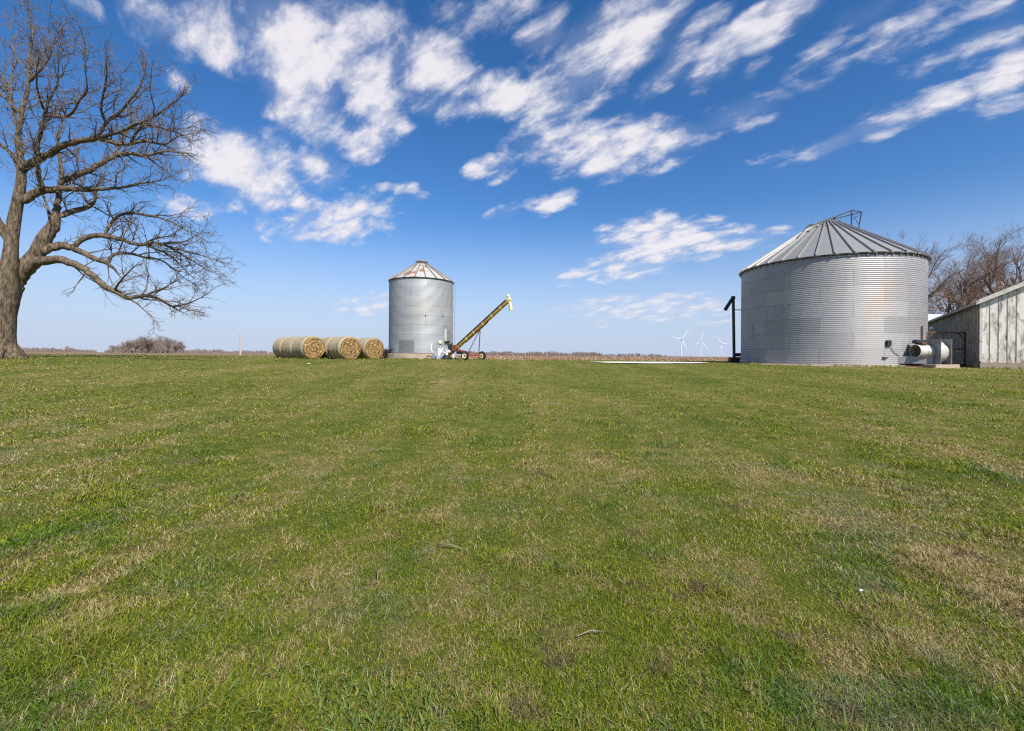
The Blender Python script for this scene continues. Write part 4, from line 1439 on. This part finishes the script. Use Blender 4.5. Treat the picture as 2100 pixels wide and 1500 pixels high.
# --- the big bare tree at the left, its limbs measured on the photograph
TD = 24.0
PXM = TD / FPX
LIMBS = [
    # name, depth sway, [(x, y, r)]
    (0.0, [(3, 738, 49), (3, 731, 44), (2, 718, 38), (1, 700, 35), (1, 670, 34.5), (2, 640, 36), (4, 615, 38), (8, 590, 36), (13, 565, 29), (20, 540, 20), (22, 515, 17.5), (24, 490, 16), (27, 465, 16), (33, 430, 14.5), (39, 402, 13.5), (44, 370, 11.5), (44, 348, 11), (41, 320, 8.8), (37, 290, 8), (39, 262, 7), (42, 240, 6.2), (47, 218, 5.8), (56, 190, 5), (59, 165, 4.4), (60, 130, 3.2), (65, 88, 2.7), (70, 64, 2.2), (62, 40, 1.3), (50, 10, .7)]),
    (.6, [(42, 232, 5), (30, 224, 4.2), (20, 207, 4), (0, 194, 3.6), (-30, 170, 2.8), (-60, 130, 1.6), (-75, 80, .7)]),
    (-.5, [(60, 168, 4), (70, 155, 3.4), (82, 144, 3), (95, 130, 2.6), (105, 110, 2.2), (108, 90, 1.5), (118, 68, .7)]),
    (.8, [(34, 262, 4), (27, 228, 3.2), (23, 185, 2.8), (27, 130, 2.2), (26, 75, 1.5), (19, 40, .7)]),
    (-.6, [(38, 345, 5), (32, 336, 4), (21, 312, 3.6), (0, 296, 3), (-40, 280, 2.3), (-80, 240, 1.2)]),
    (-1.6, [(46, 350, 9), (56, 341, 8.2), (69, 333, 7.6), (86, 322, 7.2), (112, 310, 6.6), (138, 296, 6), (160, 290, 5.4), (200, 285, 5), (204, 276, 4.2), (210, 262, 4), (224, 248, 3.6), (249, 229, 3), (262, 210, 2.5), (284, 185, 2), (296, 157, 1.3), (300, 125, .6)]),
    (-2.4, [(202, 284, 4.2), (226, 276, 3.2), (256, 268, 3), (277, 255, 2.8), (304, 246, 2.5), (327, 233, 2), (349, 216, 1.6), (368, 203, 1.1), (384, 184, .6)]),
    (-1.2, [(202, 285, 4.2), (228, 291, 3.8), (245, 297, 3.6), (271, 295, 3.2), (297, 289, 2.7), (319, 293, 2.2), (334, 300, 1.8), (352, 290, 1.4), (362, 279, 1.1), (384, 276, .6)]),
    (-1.5, [(268, 295, 3.2), (272, 283, 3), (281, 267, 2.8), (301, 254, 2.4), (318, 258, 2), (345, 266, 1.6), (372, 275, 1.2), (394, 287, .7)]),
    (-2.2, [(86, 386, 6.6), (79, 366, 6.2), (78, 330, 5.6), (75, 296, 5.2), (85, 270, 4.7), (88, 248, 4.2), (94, 225, 3.6), (102, 203, 3), (119, 173, 2.4), (118, 147, 1.8), (121, 112, 1.2), (127, 66, .6)]),
    (-1.9, [(90, 226, 3), (82, 205, 2.4), (76, 182, 2), (73, 150, 1.4), (80, 120, .8)]),
    (-2.6, [(92, 238, 3), (112, 239, 2.8), (142, 240, 2.6), (156, 225, 2.4), (160, 206, 2.1), (183, 188, 1.7), (176, 163, 1.3), (175, 135, 1), (173, 100, .5)]),
    (-2.0, [(215, 250, 3), (206, 226, 2.6), (212, 195, 2.2), (220, 158, 1.6), (217, 114, .7)]),
    (1.5, [(48, 412, 10), (58, 405, 9.4), (70, 400, 9), (85, 391, 8.2), (110, 389, 6.8), (131, 386, 5.8), (160, 389, 5.2), (192, 390, 4.2), (224, 387, 3.2), (250, 386, 2.4), (284, 377, 1.8), (326, 371, 1), (350, 362, .6)]),
    (2.2, [(6, 660, 24), (12, 630, 28), (19, 606, 26), (28, 585, 23), (40, 566, 20.5), (54, 548, 19.5), (66, 532, 19.5), (80, 510, 18), (97, 484, 16.5), (110, 462, 15), (113, 448, 12.5), (115, 432, 9.2), (118, 410, 7.4), (122, 394, 6.8), (126, 362, 5.8), (125, 336, 5), (120, 315, 4.2), (118, 288, 3), (128, 250, 2), (140, 215, 1)]),
    (2.6, [(122, 378, 6.6), (133, 369, 6.3), (154, 361, 6.1), (184, 349, 6), (205, 336, 5.8), (226, 324, 5.2), (243, 315, 4.6), (262, 313, 4.3), (282, 317, 4), (301, 320, 3.6), (321, 315, 3), (338, 309, 2.4), (364, 313, 1.5), (396, 316, .6)]),
    (2.6, [(300, 321, 2.6), (314, 332, 2.1), (331, 345, 1.6), (350, 359, .7)]),
    (2.9, [(232, 320, 4), (244, 302, 3.6), (255, 285, 3), (262, 262, 2.2), (275, 240, 1.4), (290, 215, .7)]),
    (2.3, [(108, 462, 6), (102, 447, 4.8), (98, 430, 4), (95, 415, 3), (88, 402, 2.2), (76, 380, 1)]),
    (3.0, [(126, 444, 7), (136, 436, 6.2), (150, 433, 5.8), (168, 430, 5.7), (188, 424, 5.4), (196, 412, 3.8), (195, 392, 3.2), (206, 374, 2.4), (216, 350, 1.4), (222, 320, .7)]),
    (3.2, [(186, 424, 4.2), (176, 413, 3.6), (168, 394, 3.2), (166, 374, 2.9), (160, 345, 2.2), (155, 310, 1.7), (152, 272, .8)]),
    (3.4, [(190, 424, 2.2), (206, 432, 1.6), (224, 444, 1.2), (246, 452, .6)]),
    (1.8, [(92, 515, 10.5), (103, 507, 9.3), (116, 504, 8.6), (132, 503, 8), (153, 510, 7.2), (177, 522, 6.2), (196, 533, 5.7), (220, 540, 5), (231, 548, 3.8), (240, 558, 2), (249, 570, .8)]),
    (1.2, [(152, 508, 6.8), (162, 496, 6.1), (177, 486, 5.7), (196, 482, 5.3), (215, 484, 5.1), (243, 490, 4.6), (271, 499, 4.2), (290, 504, 4), (312, 498, 3.5), (331, 500, 3), (356, 511, 2.5), (382, 528, 2), (403, 540, 1.5), (425, 555, 1), (457, 565, .5)]),
    (.6, [(214, 484, 4.6), (220, 470, 4.2), (226, 460, 3.9), (234, 450, 3.7), (248, 440, 3.5), (269, 436, 3.1), (301, 442, 2.6), (327, 446, 2.1), (352, 455, 1.6), (380, 472, 1.2), (410, 487, .6)]),
    (1.0, [(296, 503, 3), (312, 508, 2.6), (339, 519, 2), (356, 528, 1.6), (374, 549, 1.2), (392, 566, .6)]),
    (1.5, [(336, 502, 2.2), (352, 494, 1.9), (370, 500, 1.5), (384, 494, 1.4), (401, 484, 1.1), (420, 470, .6)]),
    (1.4, [(300, 501, 2.4), (313, 489, 2), (327, 484, 1.7), (338, 489, 1.2), (356, 480, .7)]),
    (1.7, [(356, 511, 2), (382, 514, 1.6), (400, 521, 1.4), (420, 526, 1), (448, 535, .5)]),
    (2.0, [(222, 540, 4.8), (226, 531, 4.4), (233, 521, 4.1), (243, 517, 3.6), (256, 520, 3.2), (278, 521, 3), (295, 530, 2.6), (312, 528, 2.1), (331, 534, 1.8), (348, 545, 1.5), (369, 564, 1.1), (398, 584, .5)]),
    (2.0, [(243, 517, 2.4), (252, 502, 1.8), (252, 485, 1.5), (263, 466, 1.2), (280, 444, .6)]),
    (-1.0, [(40, 575, 15), (54, 553, 14), (72, 539, 11), (93, 535, 9), (112, 532, 8.2), (134, 535, 7.7), (159, 544, 7.5), (177, 555, 7.2), (196, 570, 7), (211, 587, 6.5), (237, 598, 5.8), (258, 612, 4.8), (269, 614, 4.3), (280, 609, 4), (303, 606, 3.5), (322, 611, 3), (348, 626, 2.4), (369, 640, .8)]),
    (-1.4, [(303, 605, 2.2), (318, 597, 1.8), (335, 592, 1.5), (346, 586, 1.1), (360, 577, .5)]),
    (-1.2, [(352, 628, 2), (372, 628, 1.6), (384, 621, 1.3), (403, 617, 1), (420, 605, .5)]),
    (-1.0, [(368, 630, 1.4), (393, 637, 1), (418, 642, .5)]),
    (-.8, [(268, 616, 2.2), (280, 622, 1.6), (290, 631, 1.3), (313, 650, .5)]),
    (-1.5, [(236, 598, 3.2), (239, 588, 2.8), (244, 580, 2.2), (256, 566, 1.5), (270, 552, 1), (286, 538, .5)]),
    (-.8, [(22, 505, 11), (12, 485, 9.8), (0, 462, 9.4), (-18, 430, 8.2), (-50, 395, 6.5), (-95, 360, 5), (-140, 345, 3.6), (-190, 350, 1.6)]),
    (1.0, [(0, 630, 18), (-14, 598, 18), (-40, 565, 14), (-70, 535, 10.5), (-115, 518, 8), (-170, 520, 6), (-230, 545, 4), (-290, 580, 1.2)]),
    (-2.5, [(-5, 590, 16), (-40, 560, 13), (-80, 500, 9), (-100, 420, 6), (-110, 330, 4), (-130, 240, 1.5)]),
]


def big_tree():
    rnd = np.random.default_rng(21)
    cvec = np.array(pix(4, 735, TD)); cvec[2] = gh(cvec[0], cvec[1])
    thick, twigs, twigs2, twigs3, known = [], [], [], [], []
    for li, (sway, pts) in enumerate(LIMBS):
        n = len(pts)
        L3, Rr = [], []
        s0 = pts[0]
        dep0 = min(known, key=lambda q: (q[0] - s0[0]) ** 2 + (q[1] - s0[1]) ** 2)[2] if known else 0
        total = sum(math.hypot(pts[k + 1][0] - pts[k][0], pts[k + 1][1] - pts[k][1]) for k in range(n - 1))
        acc = 0
        for k, (x, y, r) in enumerate(pts):
            if k: acc += math.hypot(x - pts[k - 1][0], y - pts[k - 1][1])
            f = acc / total
            if li == 0: dep = .55 * max(0, f - .3)
            else: dep = dep0 + sway * (f ** .8) * .9
            known.append((x, y, dep))
            xa, ya = pts[max(k - 1, 0)][:2]; xb, yb = pts[min(k + 1, n - 1)][:2]
            ph = math.atan2(abs(yb - ya), abs(xb - xa)); st_ = 1 + ((x - 1050) / FPX) ** 2
            L3.append(np.array(pix(x, y, TD + dep))); Rr.append(r * PXM / math.sqrt(st_ * math.sin(ph) ** 2 + math.cos(ph) ** 2))
        L3 = np.array(L3); Rr = np.array(Rr)
        # smooth and roughen the limb a little
        m = max(6, int(total / 7))
        P, rr = resample(L3, Rr, m)
        if m > 8:
            for _ in range(2): P[1:-1] = .5 * P[1:-1] + .25 * (P[:-2] + P[2:])
        if li: P[1:] += rnd.normal(0, .018, (m - 1, 3)) * np.clip(rr[1:, None] / .1, .6, 1.6)
        rr = rr * (1 + rnd.normal(0, .035 if li else .012, m))
        thick.append((P, rr, m))
        # close and round off the buried end
        thick[-1] = (np.concatenate([P[:1] + (P[:1] - P[1:2]) / (np.linalg.norm(P[0] - P[1]) + 1e-6) * rr[0] * .9, P]), np.concatenate([[rr[0] * .2], rr]), m + 1)
        # side shoots
        k = 2 if li else 20
        while k < m:
            r = rr[k]
            if r < 7.5 * PXM:
                t = P[min(k + 1, m - 1)] - P[k - 1]; t /= np.linalg.norm(t) + 1e-9
                d = side_dir(t, rnd, rnd.uniform(.6, 1.15))
                d[1] *= .75; d += np.array([.18, 0, .22]); d /= np.linalg.norm(d)
                ln = (rnd.uniform(26, 72) if rnd.random() < .7 else rnd.uniform(60, 108)) * PXM * (1. if r > 2 * PXM else .75)
                r0 = min(r * .55, 1.7 * PXM)
                pull = np.array([.25, 0, .35]) * rnd.uniform(-.2, 1)
                Q, q = wiggle_line(P[k], d, ln, r0, .33 * PXM, 7, rnd, .20, pull)
                twigs.append((Q, q))
                for j in range(1, 7):
                    if rnd.random() < .92:
                        tt_ = Q[j] - Q[j - 1]; tt_ /= np.linalg.norm(tt_)
                        d2 = side_dir(tt_, rnd, rnd.uniform(.5, 1.0)); l2 = ln * rnd.uniform(.25, .55)
                        S, s = wiggle_line(Q[j], d2, l2, max(q[j] * .7, .42 * PXM), .27 * PXM, 5, rnd, .22, pull)
                        twigs2.append((S, s))
                        for jj in (1, 2, 3, 4):
                            if rnd.random() < .62:
                                t3 = S[jj] - S[jj - 1]; t3 /= np.linalg.norm(t3)
                                d3 = side_dir(t3, rnd, rnd.uniform(.45, .95))
                                twigs3.append(wiggle_line(S[jj], d3, l2 * rnd.uniform(.3, .6), .33 * PXM, .22 * PXM, 3, rnd, .2, pull))
            k += (1 if rnd.random() < .48 else 2) if r < 4.2 * PXM else int(rnd.integers(2, 5))
        # a spray at the tip
        t = P[-1] - P[-3]; t /= np.linalg.norm(t)
        for _ in range(6):
            d = side_dir(t, rnd, rnd.uniform(.1, .8))
            twigs2.append(wiggle_line(P[-1 - int(rnd.integers(0, 3))], d, rnd.uniform(14, 36) * PXM, .5 * PXM, .25 * PXM, 5, rnd, .2, np.zeros(3)))
    root = thing('tree', 'huge old bare tree with thick spreading limbs at the left edge of the lawn', 'tree', tuple(cvec))
    parts = []
    for P, rr, m in thick:
        parts.append(tubes_np([(P - cvec, rr)], 14, m))
    V, F = merge(parts)
    tr_ = np_mesh('trunk', V, F, M['bark'], root, smooth=True)
    sh = lambda L: [(P - cvec, r) for P, r in L]
    V, F = merge([tubes_np(sh(twigs), 4, 7), tubes_np(sh(twigs2), 3, 5), tubes_np(sh(twigs3), 3, 3)])
    np_mesh('crown', V, F, M['twig'], root, smooth=True)
    print('big tree twigs', len(twigs), len(twigs2), len(twigs3))
    # root flare
    mb = MB()
    rr_ = random.Random(5)
    for k in range(9):
        a = 2 * math.pi * k / 9 + rr_.uniform(-.2, .2)
        d_ = Vector((math.cos(a), math.sin(a), 0))
        mb.tube([d_ * .40 + Zv(.75), d_ * .58 + Zv(.35), d_ * .78 + Zv(.10), d_ * (1.0 + rr_.uniform(0, .25)) + Zv(-.12)], [.18, .22, .18, .09], 9)
    mb.build('root_flare', M['bark'], root, True)


big_tree()


def bare_tree(seed, height, trunk_r, spread, lean, levels, counts, min_r, up=.25, fork=.22):
    """A leafless tree: forked trunk, rising limbs, fans of twigs. Returns lines per level in a local frame."""
    rnd = np.random.default_rng(seed)
    lines = [[] for _ in range(levels + 1)]
    lean = np.array(lean, float)

    def grow(p, d, ln, r, lv):
        n = 7 if lv < 2 else (5 if lv < 3 else 3)
        last = lv == levels
        Q, q = wiggle_line(p, d, ln, r, max(r * (.45 if lv == 0 else .25), min_r), n, rnd, .10 + .03 * lv, np.array([0, 0, up]) + lean * .2)
        lines[lv].append((Q, q))
        if last: return
        c = counts[lv]
        for k in range(c):
            f = rnd.uniform(fork if lv == 0 else .18, 1.0)
            x = f * (n - 1); i0 = min(int(x), n - 2)
            pos = Q[i0] + (Q[i0 + 1] - Q[i0]) * (x - i0)
            t = Q[i0 + 1] - Q[i0]; t /= np.linalg.norm(t)
            d2 = side_dir(t, rnd, rnd.uniform(.35, .95) * spread)
            d2[2] += .18; d2 /= np.linalg.norm(d2)
            rr = max((q[i0] + (q[i0 + 1] - q[i0]) * (x - i0)) * rnd.uniform(.45, .7), min_r)
            grow(pos, d2, ln * rnd.uniform(.42, .68) * (1.1 - .35 * f), rr, lv + 1)
    d0 = np.array([0, 0, 1.]) + lean; d0 /= np.linalg.norm(d0)
    grow(np.array([0, 0, -.2]), d0, height * .72, trunk_r, 0)
    return lines


def tree_meshes(lines, name_sides):
    limbs = merge([tubes_np(L, s, n) for L, (s, n) in zip(lines[:2], name_sides[:2]) if L])
    tw = merge([tubes_np(L, s, n) for L, (s, n) in zip(lines[2:], name_sides[2:]) if L])
    return limbs, tw


def add_tree(name, label, loc, seed, height, tr_r, spread, lean, counts, min_r, tm, bm, up=.25, group=None, fork=.22, levels=4):
    ln = bare_tree(seed, height, tr_r, spread, lean, levels, counts, min_r, up, fork)
    (V, F), (V2, F2) = tree_meshes(ln, [(9, 9), (6, 7), (4, 5), (3, 3), (3, 3)])
    root = thing(name, label, 'tree', loc, 0, group)
    np_mesh('trunk', V, F, bm, root, smooth=True)
    np_mesh('crown', V2, F2, tm, root, smooth=True)
    return root


TB = [
    ('bare reddish tree rising just behind the right edge of the big bin', 1882, 58, 5, 13.2, .38, (.02, .0, 0)),
    ('bare tree with leaning dark limbs between the big bin and barn roof', 1925, 64, 8, 13.5, .36, (.30, .0, 0)),
    ('wide bare tree behind the barn roof at the right edge of the photo', 2062, 62, 14, 14.2, .45, (.05, 0, 0)),
    ('slender bare tree rising behind the middle of the barn roof', 1985, 70, 19, 13.5, .34, (.10, 0, 0)),
    ('bare tree just past the right edge behind the barn roof', 2150, 64, 23, 15.0, .40, (-.12, 0, 0)),
]
for (lab, px_, dd, sd, hh, rr_, ln_) in TB:
    p = pix(px_, 735, dd)
    add_tree('bare_tree', lab, (p.x, p.y, gh(p.x, p.y)), sd, hh * 1.22, rr_, 1.15, ln_, (13, 8, 6, 5), .0070, M['twig_warm'], M['bark_far'], .06, 'bare trees behind the barn')

# far clump of trees left of the bales: single trees
protos = []
for sd in (31, 32, 33):
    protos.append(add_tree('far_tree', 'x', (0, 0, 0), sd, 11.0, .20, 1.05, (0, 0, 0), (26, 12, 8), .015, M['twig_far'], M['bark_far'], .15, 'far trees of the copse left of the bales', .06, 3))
FT = [(231, 13, .60, 'small outlying far tree at the left end of the copse'), (247, 16, .82, 'second far tree from the left end of the copse'), (262, 20, .95, 'third far tree from the left end of the copse'),
      (277, 24, 1.0, 'far tree left of the tallest crowns of the copse'), (291, 28, 1.05, 'tallest far tree in the copse'), (304, 28, 1.0, 'far tree right beside the tallest one of the copse'),
      (320, 25, .98, 'far tree in the dip right of the tallest crowns of the copse'), (333, 26, 1.0, 'far tree crowning the right half of the copse'), (347, 24, .95, 'third far tree from the right end of the copse'), (358, 21, .88, 'second far tree from the right end of the copse'), (366, 17, .7, 'last far tree at the right end of the copse')]
for k, (px_, hpx, wv_, lab) in enumerate(FT):
    dd = 300 + 22 * math.sin(k * 2.1)
    p = pix(px_, 728, dd)
    o = protos[k % 3] if k < 3 else copy_tree(protos[k % 3])
    s_ = hpx * dd / FPX / 6.6
    o.location = (p.x, p.y, gh(p.x, p.y)); o.rotation_euler = (0, 0, k * 1.3)
    o.scale = (s_ * 1.15, s_ * 1.15, s_ * (.74 + .06 * math.sin(k)))
    o['label'] = lab
    o['category'] = 'tree'


# far hedgerows and woods: one mass, thousands of thin stems and twigs
def wood(name, label, runs, seed):
    rnd = np.random.default_rng(seed)
    lines3, lines2 = [], []
    for (x0, x1, d0, d1, hpx0, hpx1, nt) in runs:
        for k in range(int(nt * 2.6)):
            f = rnd.random(); px_ = x0 + (x1 - x0) * f
            dd = (d0 + (d1 - d0) * f) * rnd.uniform(.93, 1.1)
            p = np.array(pix(px_, 729, dd)); p[2] = gh(p[0], p[1])
            hgt = (hpx0 + (hpx1 - hpx0) * f) * rnd.uniform(.35, 1.0) ** .8 * dd / FPX * (1 + .25 * math.sin(px_ * .11) * math.sin(px_ * .037))
            rr = .00033 * dd
            lines2.append((np.array([p, p + [0, 0, hgt * .5], p + [rnd.normal(0, .06) * hgt, 0, hgt * .9]]), np.array([rr * 1.3, rr, rr * .5])))
            for j in range(26):
                h0 = hgt * rnd.uniform(.0, .72)
                a = rnd.uniform(0, 6.283); l = hgt * rnd.uniform(.15, .42)
                q0 = p + [0, 0, h0]
                q1 = q0 + np.array([math.cos(a) * l * .8, math.sin(a) * l * .8, l * rnd.uniform(.25, .9)])
                if q1[2] > p[2] + hgt: q1[2] = p[2] + hgt * rnd.uniform(.85, 1)
                lines3.append((np.array([q0, q1]), np.array([rr * .8, rr * .3])))
    V, F = merge([tubes_np(lines2, 4, 3), tubes_np(lines3, 3, 2)])
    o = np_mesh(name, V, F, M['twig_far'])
    tag(o, label, 'woods', kind='stuff')


wood('woods', 'far line of bare purplish brown woods along the horizon between the auger and the turbines', [
    (960, 1040, 620, 620, 10, 10, 60), (1030, 1200, 640, 660, 9.5, 11, 125), (1180, 1235, 660, 680, 10, 9, 45), (1230, 1340, 760, 800, 6, 8, 55), (1330, 1370, 800, 900, 8, 3, 24), (1360, 1420, 900, 950, 2, 2, 20)], 41)
wood('woods', 'low far hedgerow and woods along the horizon left of the hay bales', [
    (365, 460, 420, 440, 11, 9, 75), (455, 560, 470, 480, 8, 7, 60), (215, 378, 300, 300, 9, 10, 95), (238, 370, 330, 330, 16, 16, 46), (560, 820, 700, 700, 8, 8, 60)], 42)
wood('woods', 'low far strip of bare woods right beside the big tree trunk', [
    (40, 60, 420, 420, 20, 9, 12), (55, 150, 520, 540, 10, 11, 75), (134, 142, 540, 540, 17, 17, 5), (145, 198, 560, 580, 9, 5, 35)], 43)

# ------------------------------------------------------------------ wind turbines
def turbine(label, px_, hub_py, base_py, hub_px, tips, dd):
    p = pix(hub_px, hub_py, dd)
    gz = gh(p.x, p.y)
    root = thing('wind_turbine', label, 'wind turbine', (p.x, p.y, gz), 0, 'wind turbines on the horizon')
    hh = p.z - gz
    MB().lathe([(2.6, -1), (2.3, hh * .4), (1.7, hh * .8), (1.4, hh - 1)], 16).build('tower', M['turbine'], root, True)
    MB().box((0, 2.5, hh + .6), (4, 11, 4), None, .8).build('nacelle', M['turbine'], root)
    hb = MB().lathe([(2.0, 0), (1.9, 1.6), (1.2, 2.8), (.2, 3.3)], 16, Matrix.Translation((0, -3.0, hh + .6)) @ Matrix.Rotation(math.pi / 2, 4, 'X'), True, True).build('hub', M['turbine'], root, True, 50)
    c = Vector((0, -4.4, hh + .6))
    for (tx, ty) in tips:
        q = pix(tx, ty, dd); tip = Vector((q.x - p.x, -4.4, q.z - gz))
        d = (tip - c); ln = d.length; d.normalize(); n = Vector((d.z, 0, -d.x))
        vs, fs = [], []
        secs = [(0.02, 1.1, .9), (.08, 1.3, .9), (.20, 2.2, .5), (.45, 1.6, .32), (.75, 1.1, .22), (.97, .6, .1), (1.0, .15, .05)]
        for (f, w, th) in secs:
            o = c + d * ln * f
            vs += [o - n * w * .4 * 1.35, o + Vector((0, -th, 0)), o + n * w * .9, o + Vector((0, th, 0))]
        for s in range(len(secs) - 1):
            for k in range(4): fs.append((s * 4 + k, s * 4 + (k + 1) % 4, s * 4 + 4 + (k + 1) % 4, s * 4 + 4 + k))
        fs.append((24, 25, 26, 27))
        MB().add(vs, fs).build('blade', M['turbine'], root, True, 60)
    return root


turbine('largest white wind turbine, leftmost of the three on the horizon', 1398, 696, 732, 1397.5, [(1413, 674), (1377, 691), (1409, 719)], 2050)
turbine('middle white wind turbine of the three on the horizon', 1437, 701, 732, 1437, [(1441, 678), (1425, 707), (1452, 717)], 2350)
turbine('smallest white wind turbine, nearest the big bin on the horizon', 1479, 706, 732, 1480, [(1470, 691), (1498, 703), (1477, 722)], 2650)

# ------------------------------------------------------------------ bleached post by the field edge
pp = pix(493, 729, 63)
po = thing('post', 'pale bleached wooden post standing at the field edge left of the bales', 'post', (pp.x, pp.y, gh(pp.x, pp.y)))
ph_ = pix(493, 686, 63).z - gh(pp.x, pp.y)
MB().tube([(0, 0, -.2), (-.03, 0, ph_ * .5), (-.05, 0, ph_)], [.13, .115, .10], 10).build('shaft', M['pole'], po, True, 40)
MB().lathe([(.115, ph_ - .02), (.13, ph_ + .02), (.05, ph_ + .14)], 10, Matrix.Translation((-.05, 0, 0)), True, True).build('cap', M['pole'], po)

# ------------------------------------------------------------------ small things lying on the lawn
def stick(pa, pb, r, label):
    A, B = ground_at(*pa), ground_at(*pb)
    c = (A + B) / 2
    o = MB().tube([A - c + Zv(.03), Zv(.045) + (B - A) * .02, B - c + Zv(.028)], [r, r * .9, r * .5], 7).build('stick', M['stick'], None, True)
    o.location = c
    tag(o, label, 'stick')


stick((898, 1129), (948, 1135), .005, 'pale dry stick lying on the grass in the middle of the lawn')
stick((1182, 1330), (1235, 1318), .0035, 'grey twig half sunk in the grass near the bottom of the photo')
stick((776, 1186), (774, 1206), .004, 'short pale stick poking up from the grass')
for (px_, py_, s_, lab) in ((632, 749, .10, 'white paper scrap on the grass before the hay bales'), (1766, 1228, .010, 'tiny white scrap of paper in the grass at the lower right')):
    p = ground_at(px_, py_)
    vs = [(-s_, -s_ * .6, .1 * s_), (s_ * .2, -s_ * .7, .4 * s_), (s_, -s_ * .2, .2 * s_), (s_ * .8, s_ * .6, .3 * s_), (0, s_ * .5, .6 * s_), (-s_ * .9, s_ * .5, .2 * s_)]
    vs += [(a, b, c - .003) for a, b, c in vs]
    o = MB().add(vs, [(0, 1, 4, 5), (1, 2, 3, 4), (6, 11, 10, 7), (7, 10, 9, 8)] + [(k, 6 + k, 6 + (k + 1) % 6, (k + 1) % 6) for k in range(6)]).build('paper_scrap', M['white'])
    o.location = (p.x, p.y, p.z + .03)
    tag(o, lab, 'litter')
